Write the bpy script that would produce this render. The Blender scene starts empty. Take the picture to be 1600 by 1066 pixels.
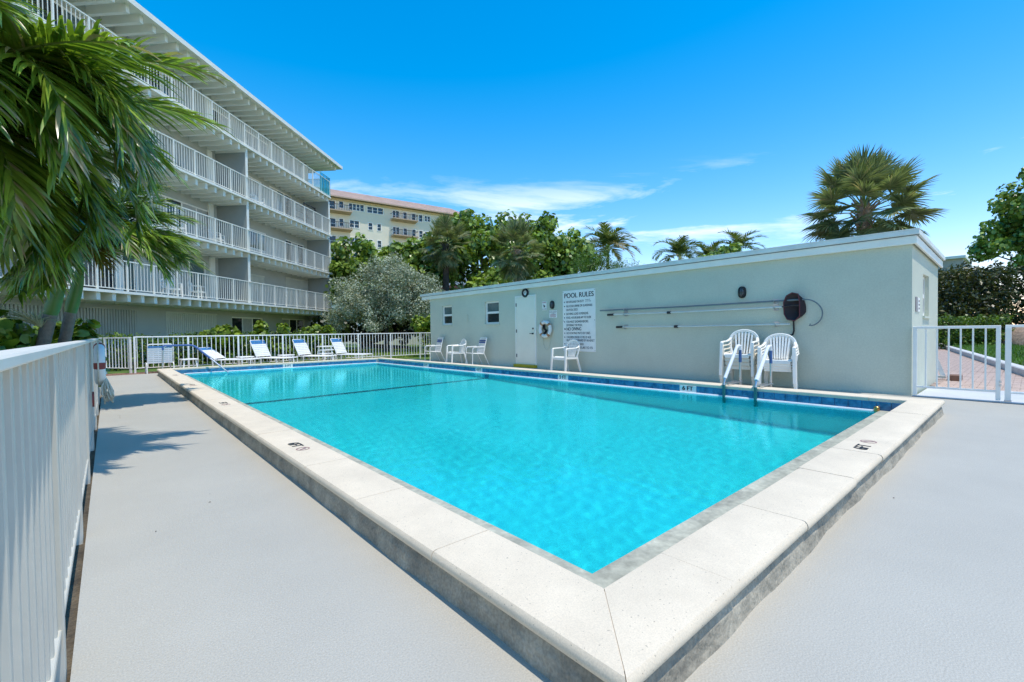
import bpy, math, random
import numpy as np
from mathutils import Vector, Matrix, Quaternion

R = math.radians
random.seed(7)
sc = bpy.context.scene
C = sc.collection

# ------------------------------------------------------------------ camera
cam = bpy.data.cameras.new('camera')
cam_ob = bpy.data.objects.new('camera', cam)
C.objects.link(cam_ob)
sc.camera = cam_ob
cam.sensor_width = 36.0
cam.lens = 715.45 / 1600 * 36
cam.clip_start = 0.05
cam.clip_end = 3000


def cam_matrix():
    yaw, pitch, roll = R(41.4015), R(1.235), R(-0.768)
    cy, sy, cp, sp, cr, sr = math.cos(yaw), math.sin(yaw), math.cos(pitch), math.sin(pitch), math.cos(roll), math.sin(roll)
    Ry = Matrix(((cy, 0, -sy), (0, 1, 0), (sy, 0, cy)))
    Rx = Matrix(((1, 0, 0), (0, cp, -sp), (0, sp, cp)))
    Rz = Matrix(((cr, -sr, 0), (sr, cr, 0), (0, 0, 1)))
    A = (Rz @ Rx @ Ry).transposed()            # camera (x right, y down, z forward) -> (x, down, y)

    def w(v):
        d = A @ Vector(v)
        return Vector((d[0], d[2], -d[1]))
    r, u, b = w((1, 0, 0)), w((0, -1, 0)), w((0, 0, -1))
    return Matrix(((r[0], u[0], b[0], 0.0), (r[1], u[1], b[1], 0.0), (r[2], u[2], b[2], 1.10), (0, 0, 0, 1)))


cam_ob.matrix_world = cam_matrix()

# ------------------------------------------------------------------ light
SUN_EL = R(74)
sun_h = Vector((0.22, -1.0, 0)).normalized()
sun_dir = Vector((sun_h.x * math.cos(SUN_EL), sun_h.y * math.cos(SUN_EL), math.sin(SUN_EL)))
sun = bpy.data.lights.new('sun', 'SUN')
sun.energy = 2.6
sun.angle = R(0.53)
sun.color = (1.0, 0.945, 0.86)
sun.cycles.is_caustics_light = True
sun_ob = bpy.data.objects.new('sun', sun)
C.objects.link(sun_ob)
sun_ob.rotation_euler = (-sun_dir).to_track_quat('-Z', 'Y').to_euler()

world = bpy.data.worlds.new('World')
sc.world = world
world.use_nodes = True
wn = world.node_tree
bg = wn.nodes['Background']
bg.inputs['Strength'].default_value = 0.15
sky = wn.nodes.new('ShaderNodeTexSky')
sky.sky_type = 'NISHITA'
sky.sun_disc = False
sky.sun_elevation = SUN_EL
sky.sun_rotation = math.atan2(sun_h.x, sun_h.y)
sky.air_density = 1.0
sky.dust_density = 0.15
sky.ozone_density = 2.2


def wnode(t, **kw):
    n = wn.nodes.new(t)
    for k, v in kw.items():
        setattr(n, k, v)
    return n


def wmath(op, a, b=None, clamp=False):
    n = wnode('ShaderNodeMath', operation=op, use_clamp=clamp)
    for i, x in enumerate((a, b)):
        if x is None:
            continue
        if isinstance(x, (int, float)):
            n.inputs[i].default_value = x
        else:
            wn.links.new(x, n.inputs[i])
    return n.outputs[0]


CLOUD = (9.1, 5.5, 1.7)
hsv = wnode('ShaderNodeHueSaturation')
hsv.inputs['Saturation'].default_value = 1.36
hsv.inputs['Value'].default_value = 1.15
wn.links.new(sky.outputs[0], hsv.inputs['Color'])
sepc = wnode('ShaderNodeSeparateColor')
wn.links.new(hsv.outputs[0], sepc.inputs[0])
comc = wnode('ShaderNodeCombineColor')
wn.links.new(wmath('MAXIMUM', wmath('MULTIPLY', wmath('SUBTRACT', sepc.outputs[0], 0.36), 1.36), 0.0), comc.inputs[0])
wn.links.new(wmath('MULTIPLY', sepc.outputs[1], 0.99), comc.inputs[1])
wn.links.new(sepc.outputs[2], comc.inputs[2])
tcw = wnode('ShaderNodeTexCoord')
sepw = wnode('ShaderNodeSeparateXYZ')
wn.links.new(tcw.outputs['Generated'], sepw.inputs[0])
mapw = wnode('ShaderNodeMapping')
mapw.inputs['Scale'].default_value = (2.6, 2.6, 13.0)
mapw.inputs['Location'].default_value = CLOUD
wn.links.new(tcw.outputs['Generated'], mapw.inputs['Vector'])
cn = wnode('ShaderNodeTexNoise')
cn.inputs['Scale'].default_value = 1.0
cn.inputs['Detail'].default_value = 9
cn.inputs['Roughness'].default_value = 0.62
cn.inputs['Distortion'].default_value = 0.35
wn.links.new(mapw.outputs[0], cn.inputs['Vector'])
# thin bank of fair weather cloud low above the horizon, all the way round
el = sepw.outputs['Z']
lowb = wmath('MULTIPLY', wmath('SUBTRACT', el, 0.13), 12.0, True)
hib = wmath('MULTIPLY', wmath('SUBTRACT', 0.33, el), 9.0, True)
band = wmath('MULTIPLY', lowb, hib)
dens = wmath('MULTIPLY', wmath('SUBTRACT', cn.outputs['Fac'], 0.53), 7.5, True)
cov = wmath('MULTIPLY', wmath('MULTIPLY', dens, band), 0.88)
mixc = wnode('ShaderNodeMixRGB')
mixc.inputs['Color2'].default_value = (6.4, 6.6, 6.9, 1)
wn.links.new(cov, mixc.inputs['Fac'])
wn.links.new(comc.outputs[0], mixc.inputs['Color1'])
wn.links.new(mixc.outputs[0], bg.inputs['Color'])

vs = sc.view_settings
vs.view_transform = 'Standard'
vs.look = 'None'
vs.gamma = 1.0
vs.exposure = 0.58
vs.use_curve_mapping = False
sc.cycles.use_denoising = True
sc.cycles.denoising_prefilter = 'NONE'
sc.cycles.max_bounces = 10
sc.cycles.transparent_max_bounces = 16
sc.cycles.sample_clamp_indirect = 8.0

# ------------------------------------------------------------------ materials
MATS = {}


def mat(name, col, rough=0.6, var=0.12, vscale=3.0, bump=0.0, bscale=60.0, bdist=0.004, metal=0.0, spec=0.5, col2=None,
        fine=0.0, fscale=120.0, transl=0.0, island=0.0, pits=0.0, pscale=60.0, dead=0.0):
    """procedural surface: base colour broken up by world-space noise, optional fine speckle, relief, leaf translucency"""
    m = bpy.data.materials.new(name)
    m.use_nodes = True
    nt = m.node_tree
    b = nt.nodes['Principled BSDF']
    out = nt.nodes['Material Output']
    L = nt.links.new
    b.inputs['Roughness'].default_value = rough
    b.inputs['Metallic'].default_value = metal
    b.inputs['Specular IOR Level'].default_value = spec
    geo = nt.nodes.new('ShaderNodeNewGeometry')
    pos = geo.outputs['Position']
    n1 = nt.nodes.new('ShaderNodeTexNoise')
    n1.inputs['Scale'].default_value = vscale
    n1.inputs['Detail'].default_value = 6
    n1.inputs['Roughness'].default_value = 0.65
    L(pos, n1.inputs['Vector'])
    mx = nt.nodes.new('ShaderNodeMixRGB')
    ca = [max(0, c * (1 - var)) for c in col]
    cb = [min(1, c * (1 + var)) for c in col] if col2 is None else col2
    mx.inputs[1].default_value = (*ca, 1)
    mx.inputs[2].default_value = (*cb, 1)
    rp = nt.nodes.new('ShaderNodeMapRange')
    rp.inputs['From Min'].default_value = 0.32
    rp.inputs['From Max'].default_value = 0.68
    L(n1.outputs['Fac'], rp.inputs['Value'])
    fac = rp.outputs[0]
    if island:
        a = nt.nodes.new('ShaderNodeMath'); a.operation = 'MULTIPLY_ADD'; a.use_clamp = True
        s = nt.nodes.new('ShaderNodeMath'); s.operation = 'SUBTRACT'
        L(geo.outputs['Random Per Island'], s.inputs[0]); s.inputs[1].default_value = 0.5
        L(s.outputs[0], a.inputs[0]); a.inputs[1].default_value = island * 2
        L(fac, a.inputs[2])
        fac = a.outputs[0]
    L(fac, mx.inputs[0])
    colour = mx.outputs[0]
    if dead:      # some leaflets are dry and tan
        g8 = nt.nodes.new('ShaderNodeMath'); g8.operation = 'MULTIPLY'; g8.inputs[1].default_value = 7.31
        L(geo.outputs['Random Per Island'], g8.inputs[0])
        f8 = nt.nodes.new('ShaderNodeMath'); f8.operation = 'FRACT'
        L(g8.outputs[0], f8.inputs[0])
        h8 = nt.nodes.new('ShaderNodeMath'); h8.operation = 'LESS_THAN'; h8.inputs[1].default_value = dead
        L(f8.outputs[0], h8.inputs[0])
        m8 = nt.nodes.new('ShaderNodeMixRGB'); m8.inputs[2].default_value = (0.40, 0.33, 0.17, 1)
        L(h8.outputs[0], m8.inputs[0]); L(colour, m8.inputs[1])
        colour = m8.outputs[0]
    if fine:
        n2 = nt.nodes.new('ShaderNodeTexNoise')
        n2.inputs['Scale'].default_value = fscale
        n2.inputs['Detail'].default_value = 3
        L(pos, n2.inputs['Vector'])
        r2 = nt.nodes.new('ShaderNodeMapRange')
        r2.inputs['From Min'].default_value = 0.3; r2.inputs['From Max'].default_value = 0.7
        r2.inputs['To Min'].default_value = 1 - fine; r2.inputs['To Max'].default_value = 1 + fine
        L(n2.outputs['Fac'], r2.inputs['Value'])
        mu = nt.nodes.new('ShaderNodeMixRGB'); mu.blend_type = 'MULTIPLY'; mu.inputs[0].default_value = 1
        L(colour, mu.inputs[1]); L(r2.outputs[0], mu.inputs[2])
        colour = mu.outputs[0]
    if pits:
        n4 = nt.nodes.new('ShaderNodeTexNoise')
        n4.inputs['Scale'].default_value = pscale
        n4.inputs['Detail'].default_value = 1.5
        L(pos, n4.inputs['Vector'])
        r4 = nt.nodes.new('ShaderNodeMapRange')
        r4.inputs['From Min'].default_value = 0.69; r4.inputs['From Max'].default_value = 0.75
        r4.inputs['To Min'].default_value = 1.0; r4.inputs['To Max'].default_value = 1 - pits
        L(n4.outputs['Fac'], r4.inputs['Value'])
        m4 = nt.nodes.new('ShaderNodeMixRGB'); m4.blend_type = 'MULTIPLY'; m4.inputs[0].default_value = 1
        L(colour, m4.inputs[1]); L(r4.outputs[0], m4.inputs[2])
        colour = m4.outputs[0]
    L(colour, b.inputs['Base Color'])
    if bump:
        n3 = nt.nodes.new('ShaderNodeTexNoise')
        n3.inputs['Scale'].default_value = bscale
        n3.inputs['Detail'].default_value = 5
        L(pos, n3.inputs['Vector'])
        bp = nt.nodes.new('ShaderNodeBump')
        bp.inputs['Strength'].default_value = bump
        bp.inputs['Distance'].default_value = bdist
        L(n3.outputs['Fac'], bp.inputs['Height'])
        L(bp.outputs[0], b.inputs['Normal'])
    if transl:
        t = nt.nodes.new('ShaderNodeBsdfTranslucent')
        br = nt.nodes.new('ShaderNodeMixRGB'); br.blend_type = 'MULTIPLY'; br.inputs[0].default_value = 1
        br.inputs[2].default_value = (1.25, 1.35, 0.6, 1)
        L(colour, br.inputs[1]); L(br.outputs[0], t.inputs['Color'])
        ms = nt.nodes.new('ShaderNodeMixShader')
        ms.inputs[0].default_value = transl
        L(b.outputs[0], ms.inputs[1]); L(t.outputs[0], ms.inputs[2]); L(ms.outputs[0], out.inputs['Surface'])
    MATS[name] = m
    return m


M = MATS
mat('deck', (0.455, 0.42, 0.345), 0.62, 0.06, 0.7, 0.55, 110, 0.005, fine=0.12, fscale=170)
mat('coping', (0.73, 0.61, 0.445), 0.8, 0.07, 3.0, 0.35, 120, 0.003, fine=0.09, fscale=210, pits=0.45, pscale=95)
mat('riser', (0.34, 0.30, 0.225), 0.85, 0.35, 5.0, 0.9, 22, 0.02, fine=0.2, fscale=90)
mat('ledge', (0.43, 0.41, 0.31), 0.6, 0.3, 5.0, 0.2, 40, spec=0.25, fine=0.15, fscale=30)
mat('lip_white', (0.75, 0.78, 0.78), 0.4)
mat('grout', (0.30, 0.38, 0.42), 0.8)
mat('plaster', (0.42, 0.86, 0.86), 0.7, 0.06, 1.5, fine=0.38, fscale=95)  # fine speckle in the colour imitates light sparkling through ripples
mat('line_tile', (0.01, 0.05, 0.13), 0.4)
mat('tile_blue', (0.018, 0.13, 0.30), 0.18, 0.35, 9.0, 0.1, 20, col2=(0.05, 0.26, 0.46))
mat('tile_white', (0.72, 0.74, 0.72), 0.25)
mat('black_paint', (0.015, 0.015, 0.017), 0.6)
mat('faded_red', (0.42, 0.24, 0.22), 0.7)
mat('red_paint', (0.5, 0.03, 0.03), 0.6)
mat('grey_print', (0.30, 0.27, 0.27), 0.6)
mat('fence_paint_shaded', (0.58, 0.55, 0.46), 0.42, 0.06, 4.0)  # fence paint darkened: shade on the baluster faces put into the colour
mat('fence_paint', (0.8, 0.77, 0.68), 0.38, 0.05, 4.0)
mat('fence_white', (0.88, 0.85, 0.77), 0.45, 0.05, 4.0)
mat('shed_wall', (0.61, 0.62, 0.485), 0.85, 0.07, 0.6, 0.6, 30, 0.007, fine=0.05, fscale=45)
mat('shed_trim', (0.9, 0.87, 0.76), 0.5, 0.05)
mat('roof_metal', (0.74, 0.76, 0.7), 0.5, 0.08)
mat('roof_membrane', (0.66, 0.68, 0.68), 0.7)
mat('frame_white', (0.9, 0.87, 0.79), 0.4, 0.04)
mat('door_paint', (0.9, 0.86, 0.7), 0.5, 0.05, 1.0)
mat('yellow_paint', (0.55, 0.40, 0.015), 0.5)
mat('glass_dark', (0.02, 0.03, 0.032), 0.06, 0.3, 2.0, spec=0.8)
mat('curtain', (0.42, 0.41, 0.37), 0.5, 0.15, 6.0, spec=0.7)
mat('glass_grey', (0.10, 0.15, 0.145), 0.08, 0.3, 2.0, spec=0.8)
mat('sign_board', (0.92, 0.89, 0.82), 0.45, 0.04)
mat('black_plastic', (0.012, 0.012, 0.013), 0.35)
mat('lamp_glass', (0.10, 0.11, 0.11), 0.15)
mat('steel', (0.55, 0.56, 0.57), 0.28, 0.08, metal=0.85)
mat('brass', (0.55, 0.33, 0.12), 0.3, metal=0.9)
mat('sleeve_white', (0.78, 0.78, 0.80), 0.7, 0.05, bump=0.3, bscale=40)
mat('sleeve_blue', (0.05, 0.12, 0.3), 0.6, 0.15)
mat('green_post', (0.02, 0.16, 0.15), 0.4)
mat('resin_white', (0.9, 0.87, 0.79), 0.35, 0.04)
mat('resin_cream', (0.72, 0.67, 0.55), 0.4, 0.06)
mat('strap_white', (0.88, 0.85, 0.8), 0.5, 0.04)
mat('strap_blue', (0.05, 0.20, 0.42), 0.5, 0.1)
mat('strap_navy', (0.02, 0.075, 0.29), 0.5, 0.1)
mat('ring_white', (0.78, 0.78, 0.74), 0.5, 0.06)
mat('ring_band', (0.42, 0.22, 0.10), 0.6)
mat('ring_red', (0.26, 0.05, 0.04), 0.6)
mat('rope', (0.58, 0.54, 0.42), 0.9, 0.2, 40)
mat('net_mesh', (0.03, 0.02, 0.022), 0.8)
mat('net_rim', (0.11, 0.02, 0.03), 0.5)
mat('pole_alu', (0.66, 0.69, 0.62), 0.35, 0.08)
mat('pole_grey', (0.17, 0.20, 0.21), 0.4)
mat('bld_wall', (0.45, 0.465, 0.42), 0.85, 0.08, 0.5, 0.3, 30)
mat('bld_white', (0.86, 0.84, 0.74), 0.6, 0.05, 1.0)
mat('bld_part', (0.29, 0.31, 0.285), 0.85, 0.08, 0.7, 0.3, 30)
mat('shutter', (0.62, 0.63, 0.55), 0.5, 0.08, 1.2)
mat('shutter_grey', (0.46, 0.47, 0.43), 0.5, 0.08, 1.2)
mat('rail_green', (0.18, 0.42, 0.40), 0.3)
mat('yellow_wall', (0.82, 0.73, 0.55), 0.85, 0.06, 0.15, 0.2, 10)
mat('yellow_trim', (0.74, 0.58, 0.33), 0.8)
mat('clay_roof', (0.5, 0.36, 0.29), 0.8, 0.15, 0.6, 0.4, 8, 0.05)
mat('rust_slab', (0.52, 0.37, 0.25), 0.8)
mat('iron', (0.05, 0.045, 0.045), 0.5)
mat('plaster_white', (0.74, 0.75, 0.77), 0.8, 0.05)
mat('roof_red', (0.22, 0.09, 0.07), 0.8)
mat('house_roof_white', (0.72, 0.68, 0.68), 0.7)
mat('far_wall', (0.48, 0.43, 0.37), 0.9)
mat('grass', (0.085, 0.15, 0.022), 0.9, 0.4, 1.2, 0.6, 60, 0.02, fine=0.3, fscale=90)
mat('soil', (0.10, 0.075, 0.045), 0.95, 0.45, 6.0, 0.9, 40, 0.02, fine=0.3, fscale=70)
mat('brick_a', (0.50, 0.37, 0.30), 0.85, 0.18, 5.0, 0.4, 60, fine=0.1)
mat('brick_dark', (0.22, 0.12, 0.08), 0.9, 0.3, 4.0)
mat('sand_joint', (0.20, 0.16, 0.13), 0.95, 0.2, 20)
mat('concrete', (0.52, 0.53, 0.53), 0.85, 0.08, 1.2, 0.3, 60)
mat('kerb', (0.62, 0.60, 0.57), 0.85, 0.14, 3.0, 0.4, 40)
mat('bark', (0.15, 0.115, 0.085), 0.9, 0.35, 8.0, 0.9, 25, 0.03)
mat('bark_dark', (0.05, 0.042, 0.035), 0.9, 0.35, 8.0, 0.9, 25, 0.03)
mat('sabal_bark', (0.30, 0.21, 0.14), 0.9, 0.35, 6.0, 0.9, 18, 0.04)
mat('palm_trunk', (0.22, 0.19, 0.155), 0.9, 0.25, 9.0, 0.6, 30, 0.01)
mat('crownshaft', (0.09, 0.20, 0.035), 0.4, 0.25, 3.0)
mat('leaf_palm', (0.115, 0.24, 0.013), 0.30, 0.5, 1.6, col2=(0.36, 0.48, 0.06), transl=0.30, island=0.5, spec=0.9, dead=0.07)
mat('leaf_palm_brown', (0.30, 0.13, 0.02), 0.6, 0.4, 2.0, col2=(0.26, 0.24, 0.03), transl=0.25, island=0.5)
mat('rachis', (0.16, 0.22, 0.05), 0.5, 0.2)
mat('rachis_brown', (0.40, 0.26, 0.09), 0.5, 0.2)
mat('flower', (0.42, 0.42, 0.24), 0.8, 0.2)
mat('leaf_sabal', (0.12, 0.17, 0.055), 0.38, 0.4, 1.0, col2=(0.32, 0.36, 0.16), transl=0.25, island=0.4, dead=0.1)
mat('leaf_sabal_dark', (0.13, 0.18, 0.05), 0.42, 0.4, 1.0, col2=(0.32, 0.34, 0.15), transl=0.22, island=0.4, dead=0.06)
mat('leaf_coco', (0.085, 0.14, 0.035), 0.42, 0.4, 0.8, col2=(0.22, 0.27, 0.08), transl=0.25, island=0.4, dead=0.06)
mat('leaf_coco_dry', (0.34, 0.28, 0.14), 0.6, 0.3, 0.8, transl=0.2, island=0.4)
mat('leaf_silver', (0.26, 0.31, 0.19), 0.55, 0.3, 1.0, col2=(0.55, 0.59, 0.43), transl=0.15, island=0.5)
mat('leaf_grape', (0.1, 0.2, 0.02), 0.34, 0.4, 0.8, col2=(0.36, 0.48, 0.09), transl=0.22, island=0.45)
mat('leaf_hedge', (0.06, 0.13, 0.012), 0.42, 0.4, 1.5, col2=(0.20, 0.30, 0.035), transl=0.25, island=0.45)
mat('leaf_shrub', (0.10, 0.20, 0.012), 0.36, 0.4, 2.0, col2=(0.34, 0.42, 0.045), transl=0.25, island=0.5)
mat('leaf_fine', (0.06, 0.14, 0.015), 0.5, 0.4, 1.0, col2=(0.15, 0.28, 0.03), transl=0.25, island=0.4)
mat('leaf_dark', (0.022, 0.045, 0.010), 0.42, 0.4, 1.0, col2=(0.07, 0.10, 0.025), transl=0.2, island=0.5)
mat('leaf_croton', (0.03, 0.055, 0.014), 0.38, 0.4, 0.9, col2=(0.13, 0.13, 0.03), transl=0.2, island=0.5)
mat('mulch', (0.40, 0.27, 0.18), 0.95, 0.4, 9.0, 0.8, 25, 0.05)


def water_material():
    m = bpy.data.materials.new('water')
    m.use_nodes = True
    nt = m.node_tree
    nt.nodes.clear()
    o = nt.nodes.new('ShaderNodeOutputMaterial')
    g = nt.nodes.new('ShaderNodeBsdfGlass')
    g.inputs['Color'].default_value = (0.25, 0.905, 0.92, 1)
    g.inputs['Roughness'].default_value = 0.0
    g.inputs['IOR'].default_value = 1.33
    geo = nt.nodes.new('ShaderNodeNewGeometry')
    no = nt.nodes.new('ShaderNodeTexNoise')
    no.inputs['Scale'].default_value = 55.0
    no.inputs['Detail'].default_value = 2.0
    nt.links.new(geo.outputs['Position'], no.inputs['Vector'])
    bp = nt.nodes.new('ShaderNodeBump')
    bp.inputs['Strength'].default_value = 0.5
    bp.inputs['Distance'].default_value = 0.0013
    nt.links.new(no.outputs['Fac'], bp.inputs['Height'])
    nt.links.new(bp.outputs[0], g.inputs['Normal'])
    nt.links.new(g.outputs[0], o.inputs['Surface'])
    M['water'] = m


water_material()


def clear_glass(name, col, mixv):
    m = bpy.data.materials.new(name)
    m.use_nodes = True
    nt = m.node_tree
    nt.nodes.clear()
    o = nt.nodes.new('ShaderNodeOutputMaterial')
    t = nt.nodes.new('ShaderNodeBsdfTransparent')
    t.inputs['Color'].default_value = (*col, 1)
    g = nt.nodes.new('ShaderNodeBsdfGlossy')
    g.inputs['Roughness'].default_value = 0.03
    mx = nt.nodes.new('ShaderNodeMixShader')
    mx.inputs[0].default_value = mixv
    nt.links.new(t.outputs[0], mx.inputs[1]); nt.links.new(g.outputs[0], mx.inputs[2]); nt.links.new(mx.outputs[0], o.inputs[0])
    M[name] = m


clear_glass('glass_tint', (0.42, 0.80, 0.82), 0.12)


# ------------------------------------------------------------------ mesh helpers
class MB:
    def __init__(self):
        self.v, self.f = [], []

    def add(self, vs_, fs_):
        o = len(self.v)
        self.v += [tuple(p) for p in vs_]
        self.f += [tuple(i + o for i in q) for q in fs_]
        return self

    def box(self, x0, x1, y0, y1, z0, z1):
        return self.add([(x0, y0, z0), (x1, y0, z0), (x1, y1, z0), (x0, y1, z0), (x0, y0, z1), (x1, y0, z1), (x1, y1, z1), (x0, y1, z1)],
                        [(3, 2, 1, 0), (4, 5, 6, 7), (0, 1, 5, 4), (1, 2, 6, 5), (2, 3, 7, 6), (3, 0, 4, 7)])

    def bbox(self, x0, x1, y0, y1, z0, z1, b=0.006):
        """box with chamfered edges"""
        p = []
        for sx, X in ((1, x0), (-1, x1)):
            for sy, Y in ((1, y0), (-1, y1)):
                for sz, Z in ((1, z0), (-1, z1)):
                    p += [(X, Y + sy * b, Z + sz * b), (X + sx * b, Y, Z + sz * b), (X + sx * b, Y + sy * b, Z)]
        ix = lambda i, j, k, a: ((i * 2 + j) * 2 + k) * 3 + a
        f = []
        for i in (0, 1):
            f.append((ix(i, 0, 0, 0), ix(i, 1, 0, 0), ix(i, 1, 1, 0), ix(i, 0, 1, 0)))
            f.append((ix(0, i, 0, 1), ix(1, i, 0, 1), ix(1, i, 1, 1), ix(0, i, 1, 1)))
            f.append((ix(0, 0, i, 2), ix(1, 0, i, 2), ix(1, 1, i, 2), ix(0, 1, i, 2)))
        for j in (0, 1):
            for k in (0, 1):
                f.append((ix(0, j, k, 1), ix(1, j, k, 1), ix(1, j, k, 2), ix(0, j, k, 2)))
                f.append((ix(j, 0, k, 0), ix(j, 1, k, 0), ix(j, 1, k, 2), ix(j, 0, k, 2)))
                f.append((ix(j, k, 0, 0), ix(j, k, 1, 0), ix(j, k, 1, 1), ix(j, k, 0, 1)))
                for i in (0, 1):
                    f.append((ix(i, j, k, 0), ix(i, j, k, 1), ix(i, j, k, 2)))
        return self.add(p, f)

    def bar(self, a, b, w, h, up=(0, 0, 1), w2=None, h2=None):
        """rectangular bar from a to b; w across, h along up"""
        a, b, up = Vector(a), Vector(b), Vector(up)
        d = (b - a).normalized()
        s = d.cross(up)
        if s.length < 1e-4:
            s = d.cross(Vector((1, 0, 0)))
        s.normalize()
        u = s.cross(d)
        w2 = w if w2 is None else w2
        h2 = h if h2 is None else h2
        p = []
        for c, ww, hh in ((a, w, h), (b, w2, h2)):
            p += [c - s * ww / 2 - u * hh / 2, c + s * ww / 2 - u * hh / 2, c + s * ww / 2 + u * hh / 2, c - s * ww / 2 + u * hh / 2]
        return self.add(p, [(3, 2, 1, 0), (4, 5, 6, 7), (0, 1, 5, 4), (1, 2, 6, 5), (2, 3, 7, 6), (3, 0, 4, 7)])

    def tube(self, pts, r, n=8, closed=False, flat=1.0, up=None):
        pts = [Vector(p) for p in pts]
        N = len(pts)
        rr = r if isinstance(r, (list, tuple)) else [r] * N
        o = len(self.v)
        ref = Vector(up) if up else None
        for i, p in enumerate(pts):
            if closed:
                t = pts[(i + 1) % N] - pts[i - 1]
            else:
                t = pts[min(i + 1, N - 1)] - pts[max(i - 1, 0)]
            t.normalize()
            if ref is None:
                ref = Vector((0, 0, 1)) if abs(t.z) < 0.9 else Vector((1, 0, 0))
            s = t.cross(ref)
            if s.length < 1e-3:
                s = t.orthogonal()
            s.normalize()
            u = s.cross(t)
            if up is None:
                ref = u
            for k in range(n):
                a = 2 * math.pi * k / n
                self.v.append(tuple(p + s * (math.cos(a) * rr[i]) + u * (math.sin(a) * rr[i] * flat)))
        for i in range(N if closed else N - 1):
            j = (i + 1) % N
            for k in range(n):
                l = (k + 1) % n
                self.f.append((o + i * n + k, o + i * n + l, o + j * n + l, o + j * n + k))
        if not closed:
            self.f.append(tuple(o + k for k in range(n))[::-1])
            self.f.append(tuple(o + (N - 1) * n + k for k in range(n)))
        return self

    def sphere(self, c, rx, ry=None, rz=None, nu=12, nv=8):
        ry = rx if ry is None else ry
        rz = rx if rz is None else rz
        o = len(self.v)
        for j in range(1, nv):
            b = math.pi * j / nv
            for i in range(nu):
                a = 2 * math.pi * i / nu
                self.v.append((c[0] + rx * math.sin(b) * math.cos(a), c[1] + ry * math.sin(b) * math.sin(a), c[2] + rz * math.cos(b)))
        t, bt = len(self.v), len(self.v) + 1
        self.v += [(c[0], c[1], c[2] + rz), (c[0], c[1], c[2] - rz)]
        for j in range(nv - 2):
            for i in range(nu):
                k = (i + 1) % nu
                self.f.append((o + j * nu + i, o + (j + 1) * nu + i, o + (j + 1) * nu + k, o + j * nu + k))
        for i in range(nu):
            k = (i + 1) % nu
            self.f.append((t, o + i, o + k))
            self.f.append((bt, o + (nv - 2) * nu + k, o + (nv - 2) * nu + i))
        return self

    def extrude(self, prof, a, b, U, V, sa=None, sb=None):
        """profile [(u,v)] swept from a to b; U,V world axes of the profile; sa,sb shear(u) offsets along the sweep"""
        a, b, U, V = Vector(a), Vector(b), Vector(U), Vector(V)
        d = (b - a).normalized()
        n = len(prof)
        p = [a + U * u + V * v + (d * sa(u) if sa else Vector()) for u, v in prof]
        p += [b + U * u + V * v + (d * sb(u) if sb else Vector()) for u, v in prof]
        f = [(i, (i + 1) % n, n + (i + 1) % n, n + i) for i in range(n)]
        f += [tuple(range(n))[::-1], tuple(range(n, 2 * n))]
        return self.add(p, f)

    def mesh(self, name, m, smooth=False):
        me = bpy.data.meshes.new(name)
        me.from_pydata(self.v, [], self.f)
        me.update()
        import bmesh
        bm = bmesh.new(); bm.from_mesh(me)
        bmesh.ops.recalc_face_normals(bm, faces=bm.faces)
        bm.to_mesh(me); bm.free()
        if smooth:
            me.polygons.foreach_set('use_smooth', [True] * len(me.polygons))
            try:
                me.set_sharp_from_angle(angle=R(38))
            except Exception:
                pass
        me.materials.append(M[m])
        return me

    def build(self, name, m, parent=None, smooth=False, world=False):
        me = self.mesh(name, m, smooth)
        return put(name, me, parent, world=world)


def root_loc(o):
    v = Vector((0, 0, 0))
    while o:
        v = v + o.location
        o = o.parent
    return v


def put(name, me, parent=None, loc=(0, 0, 0), rot=None, world=False, scale=None):
    o = bpy.data.objects.new(name, me)
    C.objects.link(o)
    o.location = loc
    if rot is not None:
        o.rotation_euler = rot
    if scale is not None:
        o.scale = scale
    if parent:
        o.parent = parent
        if world:
            o.location = Vector(loc) - root_loc(parent)
    return o


def tag(o, label=None, cat=None, group=None, kind=None):
    for k, v in (('label', label), ('category', cat), ('group', group), ('kind', kind)):
        if v:
            o[k] = v
    return o


def thing(name, label, cat, loc=(0, 0, 0), rz=0.0, group=None):
    o = bpy.data.objects.new(name, None)
    C.objects.link(o)
    o.empty_display_size = 0.2
    o.location = loc
    o.rotation_euler = (0, 0, rz)
    return tag(o, label, cat, group)


def struct(name, mb, m, smooth=False):
    return tag(mb.build(name, m, None, smooth), kind='structure')


def copy_tree(o, parent=None):
    c = o.copy()
    C.objects.link(c)
    c.parent = parent
    for ch in list(o.children):
        copy_tree(ch, c)
    return c


def fastmesh(name, V, F, m, smooth=False):
    me = bpy.data.meshes.new(name)
    k = F.shape[1]
    me.vertices.add(len(V)); me.vertices.foreach_set('co', V.astype(np.float32).ravel())
    me.loops.add(F.size); me.loops.foreach_set('vertex_index', F.astype(np.int32).ravel())
    me.polygons.add(len(F))
    me.polygons.foreach_set('loop_start', np.arange(0, F.size, k, dtype=np.int32))
    me.polygons.foreach_set('loop_total', np.full(len(F), k, dtype=np.int32))
    if smooth:
        me.polygons.foreach_set('use_smooth', [True] * len(F))
    me.update(calc_edges=True)
    me.materials.append(M[m])
    return me


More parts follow.
